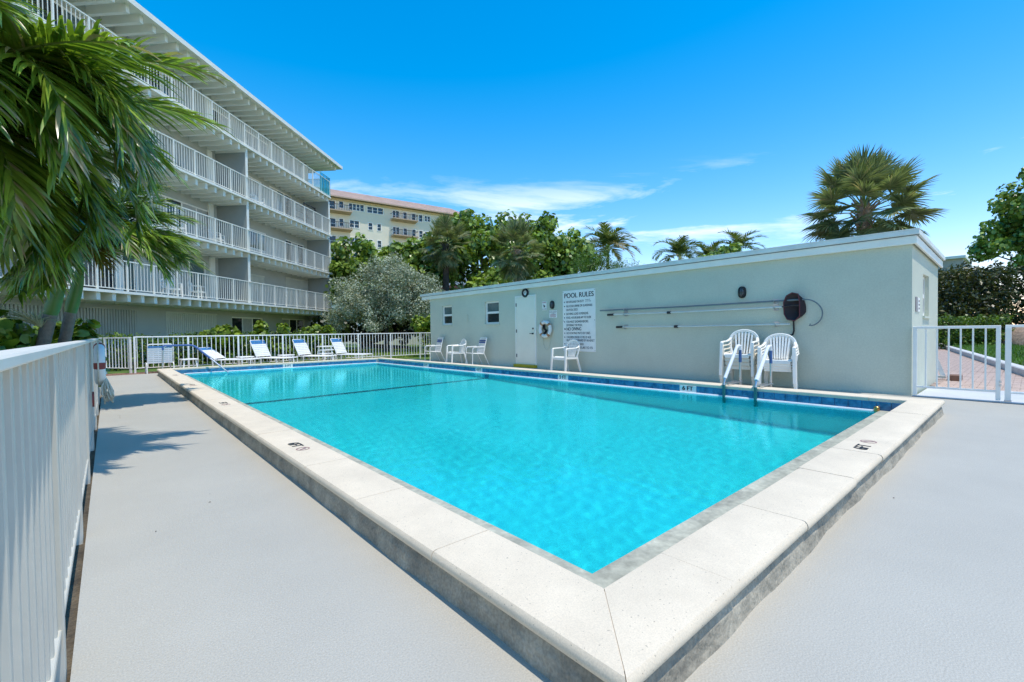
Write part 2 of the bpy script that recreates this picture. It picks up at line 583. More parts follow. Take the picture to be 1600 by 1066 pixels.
def text(name, body, size, m, origin, right, up, parent=None, world=True, align='LEFT', width=1.0, bold=0.0, spacing=1.0):
    cu = bpy.data.curves.new(name, 'FONT')
    cu.body = body
    cu.size = size
    cu.align_x = align
    cu.space_character = spacing
    cu.fill_mode = 'FRONT'
    tmp = bpy.data.objects.new('tmp_text', cu)
    C.objects.link(tmp)
    bpy.context.view_layer.update()
    dg = bpy.context.evaluated_depsgraph_get()
    me = bpy.data.meshes.new_from_object(tmp.evaluated_get(dg), depsgraph=dg)
    bpy.data.objects.remove(tmp)
    me.name = name
    r, u = Vector(right).normalized(), Vector(up).normalized()
    n = r.cross(u)
    off = root_loc(parent) if parent and world else Vector()
    o3 = Vector(origin) - off
    mtx = Matrix(((r.x * width, u.x, n.x, o3.x), (r.y * width, u.y, n.y, o3.y), (r.z * width, u.z, n.z, o3.z), (0, 0, 0, 1)))
    if bold:          # heavier stroke: three prints of the glyphs side by side
        import bmesh
        bm = bmesh.new()
        for q in (-1, 0, 1):
            c2 = me.copy()
            c2.transform(Matrix.Translation((q * bold * 1.2, 0, (q + 1) * 0.0003)))
            bm.from_mesh(c2)
        bm.to_mesh(me)
        bm.free()
    me.transform(mtx)
    me.materials.clear()
    me.materials.append(M[m])
    return put(name, me, parent)


# ------------------------------------------------------------------ ground and deck
PX0, PX1, PY0, PY1 = 1.325, 7.47, 1.02, 16.0        # inside edge of the coping
CW = 0.32                                           # coping width
OX0, OX1, OY0, OY1 = PX0 - CW, PX1 + CW, PY0 - CW, PY1 + CW
CT = 0.17                                           # coping top
RX0, RX1, RY0, RY1 = OX0 + 0.035, OX1 - 0.035, OY0 + 0.035, OY1 - 0.035    # riser faces


def ring_sheet(x0, x1, y0, y1, hx0, hx1, hy0, hy1, z):
    m = MB()
    for a, b, c, d in ((x0, x1, y0, hy0), (x0, x1, hy1, y1), (x0, hx0, hy0, hy1), (hx1, x1, hy0, hy1)):
        m.add([(a, c, z), (b, c, z), (b, d, z), (a, d, z)], [(0, 1, 2, 3)])
    return m


struct('lawn_ground', ring_sheet(-900, 900, -900, 900, -0.4, 9.6, -8.5, 17.3, -0.035), 'grass')
dk = ring_sheet(-0.118, 9.48, -9, 17.05, RX0 - 0.01, RX1 + 0.01, RY0 - 0.01, RY1 + 0.01, 0.0)
dk.add([(-0.118, -9, 0), (-0.118, 17.05, 0), (-0.118, 17.05, -0.08), (-0.118, -9, -0.08)], [(0, 1, 2, 3)])
dk.add([(9.48, -9, 0), (9.48, 1.24, 0), (9.48, 1.24, -0.08), (9.48, -9, -0.08)], [(0, 1, 2, 3)])
struct('pool_deck', dk, 'deck')
struct('planting_bed', MB().add([(-3.4, -9, -0.03), (-0.09, -9, -0.03), (-0.09, 18.8, -0.03), (-3.4, 18.8, -0.03)], [(0, 1, 2, 3)]), 'soil')
struct('concrete_apron', MB().add([(9.485, -9, 0.0), (11.15, -9, 0.0), (11.15, 1.2, 0.0), (9.485, 1.2, 0.0)], [(0, 1, 2, 3)]), 'concrete')
struct('brick_bed', MB().add([(-0.6, 17.06, -0.02), (9.4, 17.06, -0.02), (9.4, 18.1, -0.02), (-0.6, 18.1, -0.02)], [(0, 1, 2, 3)]), 'sand_joint')

# brick strip along the far fence
strip = thing('brick_edging', 'red brick edging strip under the far white fence', 'paving', (0.4, 17.5, 0))
bm_ = MB().bbox(-0.097, 0.097, -0.047, 0.047, -0.02, 0.0, 0.005).mesh('brick', 'brick_dark')
for j in range(9):
    for i in range(11):
        x = -0.45 + i * 0.205 + (j % 2) * 0.1
        put('brick', bm_, strip, (x - 0.4, 17.12 + j * 0.102 - 17.5, random.uniform(-0.003, 0.002)))

# ------------------------------------------------------------------ pool shell, ledge, water
sh = MB()
ys = [PY0, 5.6, 9.5, PY1]
zs = [-1.75, -1.70, -1.12, -0.95]
for i in range(3):
    sh.add([(PX0, ys[i], zs[i]), (PX1, ys[i], zs[i]), (PX1, ys[i + 1], zs[i + 1]), (PX0, ys[i + 1], zs[i + 1])], [(0, 1, 2, 3)])
for x in (PX0, PX1):
    for i in range(3):
        sh.add([(x, ys[i], zs[i]), (x, ys[i + 1], zs[i + 1]), (x, ys[i + 1], -0.02), (x, ys[i], -0.02)], [(0, 1, 2, 3)])
for y, z in ((PY0, zs[0]), (PY1, zs[3])):
    sh.add([(PX0, y, z), (PX1, y, z), (PX1, y, -0.02), (PX0, y, -0.02)], [(0, 1, 2, 3)])
# entry steps in the far left corner
basin = struct('pool_basin', sh, 'plaster')
basin.cycles.is_caustics_receiver = True
st = MB()
for k, zt in enumerate((-0.25, -0.5, -0.75)):
    st.box(PX0 + 0.002, PX0 + 2.2, PY1 - 0.32 * (k + 1), PY1 - 0.32 * k - 0.002, -1.2, zt)
stp = struct('pool_steps', st, 'plaster')
stp.cycles.is_caustics_receiver = True
ln = MB()
ln.add([(PX0 + .01, 9.42, -1.128), (PX1 - .01, 9.42, -1.128), (PX1 - .01, 9.58, -1.112), (PX0 + .01, 9.58, -1.112)], [(0, 1, 2, 3)])
ln.box(PX1 - 0.012, PX1 - 0.004, 9.42, 9.58, -1.12, -0.03)
lno = struct('pool_floor_stripe', ln, 'line_tile')
lno.cycles.is_caustics_receiver = True

LEDGE = 0.27
lg = MB()
zt, zb = 0.012, -0.05
lg.box(PX0, PX0 + LEDGE, PY0, PY1, zb, zt)
lg.box(PX0 + LEDGE, PX1, PY0, PY0 + LEDGE, zb, zt - 0.001)
struct('gutter_ledge', lg, 'ledge')
lp = MB()
lp.tube([(PX1 - 0.035, PY0 + LEDGE + 0.03, -0.004), (PX1 - 0.035, PY1, -0.004)], 0.022, 8)
lp.tube([(PX0 + LEDGE, PY1 - 0.03, 0.006), (PX1 - 0.04, PY1 - 0.03, 0.006)], 0.018, 8)
struct('gutter_lip', lp, 'lip_white', True)

wx0, wx1, wy0, wy1 = PX0 + 0.02, PX1 - 0.002, PY0 + 0.02, PY1 - 0.002
nx, ny = 330, 800
rng = np.random.default_rng(5)
GX, GY = np.meshgrid(np.linspace(wx0, wx1, nx), np.linspace(wy0, wy1, ny))
GZ = np.zeros_like(GX)
for i in range(60):
    lam = rng.uniform(0.06, 0.24)
    a = rng.uniform(0, 2 * math.pi)
    GZ += 0.00040 * lam * rng.uniform(0.3, 1) * np.sin(2 * math.pi / lam * (GX * math.cos(a) + GY * math.sin(a)) + rng.uniform(0, 6.28))
calm = np.clip((GY - 6) / 9, 0, 1)
GZ *= 1 - 0.45 * calm
GV = np.stack([GX.ravel(), GY.ravel(), GZ.ravel() - 0.004], 1)
ii, jj = np.meshgrid(np.arange(nx - 1), np.arange(ny - 1))
b0 = (jj * nx + ii).ravel()
wo = put('water', fastmesh('water', GV, np.stack([b0, b0 + 1, b0 + nx + 1, b0 + nx], 1), 'water', True))
tag(wo, kind='structure')
wo.cycles.is_caustics_caster = True

# waterline tile band on the shed side and the far side (backing wall behind the tiles)
bk = MB()
bk.box(PX1 + 0.012, PX1 + 0.05, PY0 - 0.02, PY1 + 0.05, -0.05, 0.122)
bk.box(PX0 - 0.05, PX1 + 0.012, PY1 + 0.012, PY1 + 0.05, -0.05, 0.122)
bk.box(PX0 - 0.05, PX0 - 0.012, PY0 - 0.05, PY1 + 0.012, -0.05, 0.122)
bk.box(PX0 - 0.012, PX1 + 0.012, PY0 - 0.05, PY0 - 0.012, -0.05, 0.122)
tile_wall = struct('waterline_wall', bk, 'grout')
TP = 0.152
tmesh = MB().bbox(-0.004, 0.0115, -TP / 2 + 0.002, TP / 2 - 0.002, 0.0, 0.117, 0.003).mesh('tile', 'tile_blue')
tmesh_w = MB().bbox(-0.004, 0.0115, -TP / 2 + 0.002, TP / 2 - 0.002, 0.0, 0.117, 0.003).mesh('tile', 'tile_white')
marks = [(PY0 + TP * round((q_ - PY0) / TP), s_) for q_, s_ in ((12.62, '3 FT'), (9.86, '4 FT'), (6.78, '5 FT'), (3.84, '6 FT'))]
FX = PX0 + TP * round((4.42 - PX0) / TP)
n_side = int((PY1 - PY0) / TP)
for i in range(n_side):
    y = PY0 + TP * (i + 0.5)
    w_ = any(abs(y - my) < TP * 0.98 for my, _ in marks)
    put('tile', tmesh_w if w_ else tmesh, tile_wall, (PX1 + random.uniform(-.001, .001), y, 0.004))
for i in range(int((PX1 - PX0) / TP)):
    x = PX0 + TP * (i + 0.5)
    w_ = abs(x - FX) < TP * 0.98
    put('tile', tmesh_w if w_ else tmesh, tile_wall, (x, PY1 + random.uniform(-.001, .001), 0.004), (0, 0, R(90)))
for my, s in marks:
    text('depth_mark', s, 0.105, 'black_paint', (PX1 - 0.009, my, 0.040), (0, -1, 0), (0, 0, 1), tile_wall, align='CENTER', bold=0.003)
text('depth_mark', '3 FT', 0.105, 'black_paint', (FX, PY1 - 0.009, 0.040), (1, 0, 0), (0, 0, 1), tile_wall, align='CENTER', bold=0.003)

# brass fitting where the lip ends
b = thing('brass_fitting', 'small brass fitting at the near end of the white gutter lip', 'fitting', (PX1 - 0.06, PY0 + LEDGE + 0.02, 0.0))
MB().sphere((0, 0, 0.045), 0.035, 0.035, 0.028).build('ball', 'brass', b, True)
MB().tube([(0, 0, 0), (0, 0, 0.03)], 0.03, 10).build('collar', 'brass', b, True)

# ------------------------------------------------------------------ coping stones and riser
rs = MB()


def riser_face(a, b, h, n, seed):
    """hand-floated render below the stones: an uneven face"""
    rg = random.Random(seed)
    a, b = Vector(a), Vector(b)
    d = (b - a)
    nn = Vector(n)
    rows = [0.0, 0.03, 0.07, 0.10, h]
    cols = max(2, int(d.length / 0.06))
    g = []
    ph = [rg.uniform(0, 6) for _ in range(5)]
    for r_, z in enumerate(rows):
        row = []
        for i in range(cols + 1):
            s = d.length * i / cols
            wv = 0.5 + 0.25 * math.sin(s * 2.3 + ph[0]) + 0.18 * math.sin(s * 5.9 + ph[1]) + 0.1 * math.sin(s * 13 + ph[2])
            off = [0.03, 0.022, 0.016, 0.006, 0.0][r_] * (0.5 + wv) * 0.9 + rg.uniform(-.002, .002)
            if i in (0, cols):
                off = 0.012 if r_ < 3 else 0
            zz = z + (0.018 * (wv - .5) if 0 < r_ < 4 else 0)
            row.append(tuple(a + d * (i / cols) + nn * off + Vector((0, 0, zz - 0.01))))
        g.append(row)
    vsx = [p for row in g for p in row]
    m_ = cols + 1
    rs.add(vsx, [(r_ * m_ + i, r_ * m_ + i + 1, (r_ + 1) * m_ + i + 1, (r_ + 1) * m_ + i) for r_ in range(4) for i in range(cols)])


H_R = 0.135
riser_face((RX0, RY1, 0), (RX0, RY0, 0), H_R, (-1, 0, 0), 1)
riser_face((RX0, RY0, 0), (RX1, RY0, 0), H_R, (0, -1, 0), 2)
riser_face((RX1, RY0, 0), (RX1, RY1, 0), H_R, (1, 0, 0), 3)
riser_face((RX1, RY1, 0), (RX0, RY1, 0), H_R, (0, 1, 0), 4)
struct('pool_kerb_wall', rs, 'riser')

cop = thing('pool_coping', 'cream coral stone coping with a rounded edge all round the pool', 'coping', (OX0, OY0, 0))


def cop_prof():
    t = 0.052
    r = 0.024
    pr = [(0.004, -t)]
    pr += [(CW - 0.012, -t)]
    pr += [(CW - r + r * math.cos(a) , -t / 2 - .003 + (t / 2 + .003) * math.sin(a)) for a in (-1.1, -.5, 0, .5, 1.1)]
    pr += [(CW - 0.03, 0.0), (0.014, 0.0), (0.005, -0.003), (0.0, -0.012)]
    return pr


CP = cop_prof()


def cop_run(a, b, out, cut0, cut1, seed):
    """stones from corner a to corner b of the inner edge; out = direction away from the water; mitred at both ends"""
    rg = random.Random(seed)
    a, b = Vector(a), Vector(b)
    L_ = (b - a).length
    d = (b - a).normalized()
    s = 0.0
    marks_ = [0.0]
    while True:
        s += rg.uniform(0.58, 0.95) if s else rg.uniform(0.28, 0.5)
        if s > L_ - 0.45:
            break
        marks_.append(s)
    marks_.append(L_)
    for i in range(len(marks_) - 1):
        s0, s1 = marks_[i] + (0.002 if i else 0.001), marks_[i + 1] - (0.002 if i < len(marks_) - 2 else 0.001)
        dz = rg.uniform(-0.0015, 0.0015)
        do = rg.uniform(-0.003, 0.003)
        m = MB().extrude(CP, a + d * s0 + Vector((0, 0, CT + dz)) + Vector(out) * do, a + d * s1 + Vector((0, 0, CT + dz)) + Vector(out) * do,
                         out, (0, 0, 1), (lambda u: -u) if i == 0 else None, (lambda u: u) if i == len(marks_) - 2 else None)
        m.build('coping_stone', 'coping', cop, True, world=True)


cop_run((PX0, PY0, 0), (PX1, PY0, 0), (0, -1, 0), 1, 1, 11)
cop_run((PX1, PY0, 0), (PX1, PY1, 0), (1, 0, 0), 1, 1, 12)
cop_run((PX1, PY1, 0), (PX0, PY1, 0), (0, 1, 0), 1, 1, 13)
cop_run((PX0, PY1, 0), (PX0, PY0, 0), (-1, 0, 0), 1, 1, 14)


def no_diving(c, right, up, s, parent):
    """crossed-out diver pictogram, a ring with a bar"""
    r, u = Vector(right), Vector(up)
    c = Vector(c)
    m = MB()
    n = 20
    for k in range(n):
        a0, a1 = 2 * math.pi * k / n, 2 * math.pi * (k + 1) / n
        P = lambda a, q: c + r * (math.cos(a) * q) + u * (math.sin(a) * q)
        m.add([P(a0, s), P(a1, s), P(a1, s * .82), P(a0, s * .82)], [(0, 1, 2, 3)])
    k = s * 0.62
    w = s * 0.09
    m.add([c + r * (-k - w) + u * (k - w), c + r * (-k + w) + u * (k + w), c + r * (k + w) + u * (-k + w), c + r * (k - w) + u * (-k - w)], [(0, 1, 2, 3)])
    m.build('no_diving_symbol', 'faded_red', parent, world=True)
    d = MB()
    d.add([c + r * (-s * .1) + u * (s * .5), c + r * (s * .2) + u * (s * .45), c + r * (s * .3) + u * (-s * .5), c + r * (s * .12) + u * (-s * .5)], [(0, 1, 2, 3)])
    for q in d.v[:]:
        pass
    d.v = [tuple(Vector(p) + Vector((0, 0, -0.0006))) for p in d.v]
    d.build('diver_symbol', 'grey_print', parent, world=True)


mt = ring_sheet(OX0 + .03, OX1 - .03, OY0 + .03, OY1 - .03, PX0 - .02, PX1 + .02, PY0 - .02, PY1 + .02, CT - 0.003)
mt.build('mortar_bed', 'coping', cop, world=True)
zc = CT + 0.0035
for y, s in ((4.03, '6FT'), (7.25, '5FT'), (10.4, '4FT'), (13.3, '3FT')):
    text('depth_mark', s, 0.125, 'black_paint', (1.115, y + 0.13, zc), (0, -1, 0), (1, 0, 0), cop, bold=0.004, width=0.85)
    no_diving((1.16, y - 0.14, zc), (0, -1, 0), (1, 0, 0), 0.052, cop)
text('depth_mark', '6FT', 0.13, 'black_paint', (4.24, 0.81, zc), (1, 0, 0), (0, 1, 0), cop, bold=0.004, width=0.9)
no_diving((4.57, 0.86, zc), (1, 0, 0), (0, 1, 0), 0.055, cop)


# ------------------------------------------------------------------ fences
def fence(name, label, a, b, posts, m='fence_white', top=1.085, rail_z=0.16, spacing=0.115, cat='fence', cap=(0.05, 0.035), bal=0.02, post=0.05, m_top=None, group=None):
    """straight run of square balusters between two rails; posts = distances along the run"""
    a, b = Vector((a[0], a[1], 0)), Vector((b[0], b[1], 0))
    d = (b - a)
    L_ = d.length
    th = math.atan2(d.y, d.x)
    t = thing(name, label, cat, a, th, group)
    MB().bbox(0, L_, -cap[0] / 2, cap[0] / 2, top - cap[1], top, 0.005).build('top_rail', m_top or m, t)
    MB().bbox(0, L_, -0.02, 0.02, rail_z - 0.025, rail_z, 0.003).build('bottom_rail', m, t)
    pm = MB().bbox(-post / 2, post / 2, -post / 2 - .001, post / 2 + .001, -0.04, top - cap[1] + .004, 0.003).mesh('post', m)
    for s in posts:
        put('post', pm, t, (s, 0, 0))
    bmh = MB().bbox(-bal / 2, bal / 2, -bal / 2, bal / 2, rail_z - 0.004, top - cap[1] + 0.004, 0.002).mesh('baluster', m)
    s = spacing * 0.6
    while s < L_ - 0.04:
        if all(abs(s - q) > post * 0.8 for q in posts):
            put('baluster', bmh, t, (s, 0, 0))
        s += spacing
    return t


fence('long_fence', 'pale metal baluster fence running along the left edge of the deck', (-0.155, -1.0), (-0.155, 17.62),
      [0.35 + 1.36 * k + 0.01 for k in range(14)], m='fence_paint_shaded', top=1.072, cap=(0.062, 0.026), bal=0.026, spacing=0.118, m_top='fence_paint')
fence('gate_panel', 'narrow white gate in the far left corner of the fence', (-0.10, 18.6), (0.50, 17.66), [0.04, 1.08], top=1.07, cat='gate', spacing=0.13)
fence('far_fence', 'white baluster fence behind the far end of the pool', (0.56, 17.6), (10.75, 17.6), [0.02] + [1.33 + 1.38 * k for k in range(7)], top=1.09, spacing=0.125)

# fence run on the right: gate beside the shed, then a fixed panel
g = thing('pool_gate', 'white metal gate closing the gap beside the pool house', 'gate', (9.42, 1.22, 0))
MB().bbox(-0.02, 0.02, -0.94, 0.0, 1.05, 1.09, 0.004).build('top_rail', 'fence_white', g)
MB().bbox(-0.018, 0.018, -0.90, -0.03, 0.14, 0.168, 0.003).build('bottom_rail', 'fence_white', g)
for y in (-0.025, -0.915):
    MB().bbox(-0.022, 0.022, y - 0.024, y + 0.024, 0.03, 1.051, 0.004).build('stile', 'fence_white', g)
for k in range(6):
    MB().bbox(-0.01, 0.01, -0.15 - k * 0.128 - .01, -0.15 - k * 0.128 + .01, 0.165, 1.052, 0.002).build('baluster', 'fence_white', g)
for z in (0.23, 0.28):
    MB().box(-0.035, -0.021, -0.95, -0.925, z, z + 0.03).build('hinge', 'steel', g)
p = fence('side_fence', 'white fence panel to the right of the gate, cut by the frame', (9.42, 0.24), (9.42, -4.0), [0.03, 1.5, 3.0], m='fence_white', top=1.095, spacing=0.128, post=0.06)
MB().bbox(-0.005, 0.065, -0.035, 0.035, -0.005, 0.045, 0.003).build('post_base', 'steel', p)
struct('gate_sill', MB().box(9.36, 9.475, -4.0, 1.22, -0.01, 0.018), 'concrete')
struct('gate_sill_joint', MB().box(9.345, 9.359, -4.0, 1.22, -0.01, 0.004), 'black_paint')

# ------------------------------------------------------------------ pool house
SX, SY0, SY1, SXB = 9.47, 1.24, 15.55, 12.45
ph = thing('pool_house', 'long low mint green pool house with a white fascia', 'building', (SX, 8.4, 0))
ZT = 2.40
holes = [(14.05, 14.72, 1.37, 2.08), (11.36, 12.10, 1.35, 2.09)]


def wall_holes(u0, u1, z0, z1, holes_, place):
    m = MB()
    us = sorted({u0, u1, *[h[0] for h in holes_], *[h[1] for h in holes_]})
    zs_ = sorted({z0, z1, *[h[2] for h in holes_], *[h[3] for h in holes_]})
    for i in range(len(us) - 1):
        for j in range(len(zs_) - 1):
            cu, cz = (us[i] + us[i + 1]) / 2, (zs_[j] + zs_[j + 1]) / 2
            if any(h[0] < cu < h[1] and h[2] < cz < h[3] for h in holes_):
                continue
            m.add([place(us[i], zs_[j], 0), place(us[i + 1], zs_[j], 0), place(us[i + 1], zs_[j + 1], 0), place(us[i], zs_[j + 1], 0)], [(0, 1, 2, 3)])
    for h in holes_:
        q = [(h[0], h[2]), (h[1], h[2]), (h[1], h[3]), (h[0], h[3])]
        for k in range(4):
            (a0, a1), (b0_, b1) = q[k], q[(k + 1) % 4]
            m.add([place(a0, a1, 0), place(b0_, b1, 0), place(b0_, b1, 0.12), place(a0, a1, 0.12)], [(0, 1, 2, 3)])
    return m


frontw = wall_holes(SY0, SY1, -0.05, ZT, holes, lambda u, z, dd: (SX + dd, u, z))
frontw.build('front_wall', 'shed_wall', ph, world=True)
side_hole = [(10.55, 11.25, 1.27, 1.99)]
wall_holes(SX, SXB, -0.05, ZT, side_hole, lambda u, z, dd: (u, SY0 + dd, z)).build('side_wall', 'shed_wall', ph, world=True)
bw = MB()
bw.add([(SXB, SY0, -.05), (SXB, SY1, -.05), (SXB, SY1, ZT), (SXB, SY0, ZT)], [(0, 1, 2, 3)])
bw.add([(SX, SY1, -.05), (SXB, SY1, -.05), (SXB, SY1, ZT), (SX, SY1, ZT)], [(0, 1, 2, 3)])
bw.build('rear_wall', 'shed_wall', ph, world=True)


def shed_window(u0, u1, z0, z1, place, dark_low=True):
    f = MB()
    t_ = 0.055
    q = lambda a, b_, c, d_: f.add([place(a, c, .06), place(b_, c, .06), place(b_, d_, .06), place(a, d_, .06), place(a, c, .10), place(b_, c, .10), place(b_, d_, .10), place(a, d_, .10)],
                                   [(0, 1, 2, 3), (4, 5, 6, 7), (0, 1, 5, 4), (1, 2, 6, 5), (2, 3, 7, 6), (3, 0, 4, 7)])
    e = 0.002
    q(u0 + e, u0 + t_, z0 + e, z1 - e); q(u1 - t_, u1 - e, z0 + e, z1 - e)
    q(u0 + t_, u1 - t_, z0 + e, z0 + t_); q(u0 + t_, u1 - t_, z1 - t_, z1 - e)
    zm = (z0 + z1) / 2
    q(u0 + t_, u1 - t_, zm - .035, zm + .035)
    w = f.build('window', 'frame_white', ph, world=True)
    MB().add([place(u0 + t_, zm + .03, .085), place(u1 - t_, zm + .03, .085), place(u1 - t_, z1 - t_, .085), place(u0 + t_, z1 - t_, .085)], [(0, 1, 2, 3)]).build('pane', 'glass_grey', w, world=True)
    MB().add([place(u0 + t_, z0 + t_, .09), place(u1 - t_, z0 + t_, .09), place(u1 - t_, zm - .03, .09), place(u0 + t_, zm - .03, .09)], [(0, 1, 2, 3)]).build('pane', 'glass_dark', w, world=True)
    s = MB()
    a, b_ = u0 - .03, u1 + .03
    s.add([place(a, z0 - .045, -.03), place(b_, z0 - .045, -.03), place(b_, z0 - .004, -.03), place(a, z0 - .004, -.03), place(a, z0 - .045, .03), place(b_, z0 - .045, .03), place(b_, z0 + .001, .03), place(a, z0 + .001, .03)],
          [(0, 1, 2, 3), (4, 5, 6, 7), (0, 1, 5, 4), (2, 3, 7, 6), (3, 0, 4, 7), (1, 2, 6, 5)])
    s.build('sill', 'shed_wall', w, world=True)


for h in holes:
    shed_window(*h, lambda u, z, dd: (SX + dd, u, z))
shed_window(*side_hole[0], lambda u, z, dd: (u, SY0 + dd, z))

# roof: white fascia board, metal edge, membrane falling gently to the back
rf = MB()
X0, X1, Y0, Y1 = SX - 0.07, SXB + 0.12, SY0 - 0.06, SY1 + 0.55
rf.add([(X0, Y0, 2.56), (X1, Y0, 2.42), (X1, Y1, 2.42), (X0, Y1, 2.58)], [(0, 1, 2, 3)])
roof = rf.build('roof', 'roof_membrane', ph, world=True)
fs = MB()
fs.bbox(X0, X0 + 0.03, Y0, Y1, 2.375, 2.50, 0.004)
fs.add([(X0 + .03, Y0 + .03, 2.376), (SX - .001, SY0, 2.376), (SX - .001, SY1, 2.376), (X0 + .03, Y1 - .03, 2.376)], [(0, 1, 2, 3)])
fs.add([(X0 + .03, Y1 - .03, 2.377), (SX, SY1, 2.377), (SXB, SY1, 2.377), (X1 - .03, Y1 - .03, 2.377)], [(0, 1, 2, 3)])
fs.bbox(X0, X1, Y1 - 0.03, Y1 + .001, 2.374, 2.50, 0.004)
fs.build('fascia', 'shed_trim', ph, world=True)
fs2 = MB().extrude([(0, 0), (0.03, 0), (0.03, 0.125), (0, 0.125)], (X0 + .031, Y0, 2.375), (X1, Y0, 2.25), (0, 1, 0), (0, 0, 1))
fs2.build('fascia', 'shed_trim', ph, world=True)
me_ = MB()
me_.bbox(X0 - 0.035, X0 - 0.004, Y0 - 0.035, Y1 + .03, 2.512, 2.59, 0.004)
me_.build('roof_edge', 'roof_metal', ph, world=True)
me_ = MB().extrude([(0, 0), (0.03, 0), (0.03, 0.075), (0, 0.075)], (X0 - .003, Y0 - .036, 2.513), (X1, Y0 - .036, 2.39), (0, 1, 0), (0, 0, 1))
me_.build('roof_edge', 'roof_metal', ph, world=True)
MB().box(X0 - 0.012, X0 + .02, Y0 - .03, Y1 + .02, 2.501, 2.511).build('drip_strip', 'pole_grey', ph, world=True)
MB().box(X0 - 0.04, X0 - .001, Y0 - .04, Y1 + .035, 2.5905, 2.602).build('roof_edge_cap', 'frame_white', ph, world=True)

# door
d0, d1, dz0, dz1 = 9.69, 10.50, 0.09, 2.12
dr = MB().bbox(SX - 0.022, SX + 0.02, d0, d1, dz0, dz1, 0.003).build('door', 'door_paint', ph, world=True)
fr = MB()
fr.box(SX - 0.03, SX + .02, d1 + .002, d1 + .05, 0.03, dz1 + .05)
fr.box(SX - 0.03, SX + .02, d0 - .05, d0 - .002, 0.03, dz1 + .05)
fr.box(SX - 0.03, SX + .02, d0 - .002, d1 + .002, dz1 + .003, dz1 + .05)
fr.build('door_frame', 'shed_trim', dr, world=True)
MB().bbox(SX - 0.12, SX + .02, d0 - .06, d1 + .06, 0.0, 0.088, 0.006).build('threshold', 'yellow_paint', dr, world=True)
hd = MB()
hd.tube([(SX - .022, d0 + .07, 1.02), (SX - .07, d0 + .07, 1.02)], 0.022, 8)
hd.tube([(SX - .065, d0 + .07, 1.02), (SX - .068, d0 + .18, 1.02)], 0.01, 6)
hd.build('handle', 'black_plastic', dr, True, world=True)
MB().tube([(SX - .022, d0 + .07, 1.17), (SX - .045, d0 + .07, 1.17)], 0.024, 10).build('lock', 'black_plastic', dr, True, world=True)
for z in (0.35, 1.1, 1.9):
    MB().box(SX - .035, SX - .0225, d1 - .018, d1 + .012, z - .05, z + .05).build('hinge', 'iron', dr, world=True)
# conduit stub
MB().tube([(SX - .012, 13.05, 1.42), (SX - .012, 13.05, 1.68), (SX - .012, 13.10, 1.72)], 0.010, 6).build('conduit', 'shed_wall', ph, True, world=True)

# ---- things on the pool house wall


def disc(m, c, r, th, n=24, ax='x'):
    m.tube([(c[0], c[1], c[2]), (c[0] - th, c[1], c[2])], r, n)


t = thing('bulkhead_light', 'round black rimmed light above the pool house door', 'light', (SX, 10.08, 2.245), group='lights on the pool house wall')
m = MB(); n = 28
m.tube([(-0.03 , 0.105 * math.cos(2 * math.pi * k / n), 0.105 * math.sin(2 * math.pi * k / n)) for k in range(n)], 0.034, 8, True)
m.build('rim', 'black_plastic', t, True)
MB().tube([(-.001, 0, 0), (-.03, 0, 0)], 0.085, 24).build('face', 'frame_white', t, True)
m = MB(); m.box(-.036, -.031, -.008, .008, -.005, .055); m.box(-.036, -.031, -.008, .04, -.012, .004); m.build('hand', 'black_plastic', t)


def oval_light(y, z, label):
    t = thing('wall_light', label, 'light', (SX, y, z), group='lights on the pool house wall')
    m = MB()
    o, i_ = [], []
    n = 28

    def ov(k, a, b_):
        an = 2 * math.pi * k / n
        c_, s_ = math.cos(an), math.sin(an)
        e = 2 / 2.6
        return math.copysign(abs(c_) ** e * a, c_), math.copysign(abs(s_) ** e * b_, s_)
    rings = [(0.0, .075, .115), (-.035, .075, .115), (-.05, .066, .105), (-.052, .052, .09)]
    vs_ = []
    for x, a, b_ in rings:
        vs_ += [(x, *ov(k, a, b_)) for k in range(n)]
    m.add(vs_, [(r_ * n + k, r_ * n + (k + 1) % n, (r_ + 1) * n + (k + 1) % n, (r_ + 1) * n + k) for r_ in range(3) for k in range(n)])
    m.build('housing', 'black_plastic', t, True)
    gl = MB()
    gl.sphere((-.04, 0, 0), .05, .05, .088, 14, 10)
    gl.build('lens', 'lamp_glass', t, True)
    cg = MB()
    for yy in (-.022, .022):
        cg.tube([(-.05, yy, -.095), (-.088, yy, -.05), (-.093, yy, 0), (-.088, yy, .05), (-.05, yy, .095)], .005, 6)
    cg.tube([(-.05, -.06, 0), (-.092, -.02, 0), (-.092, .02, 0), (-.05, .06, 0)], .005, 6)
    cg.build('guard', 'black_plastic', t, True)


oval_light(8.98, 1.83, 'black oval caged light beside the pool house door')
oval_light(3.80, 1.81, 'black oval caged light above the pool poles')


def board(name, label, y0, y1, z0, z1, cat='sign', m='sign_board', x=SX):
    t = thing(name, label, cat, (x, (y0 + y1) / 2, z0))
    MB().bbox(x - 0.012, x - 0.001, min(y0, y1), max(y0, y1), z0, z1, 0.002).build('board', m, t, world=True)
    return t


# big rules sign (read from the pool: right = -Y)
YL, YR, ZB, ZTs = 8.585, 7.455, 0.53, 2.185
sg = board('rules_sign', 'tall white POOL RULES sign with black lettering', YL, YR, ZB, ZTs)
xs = SX - 0.0145


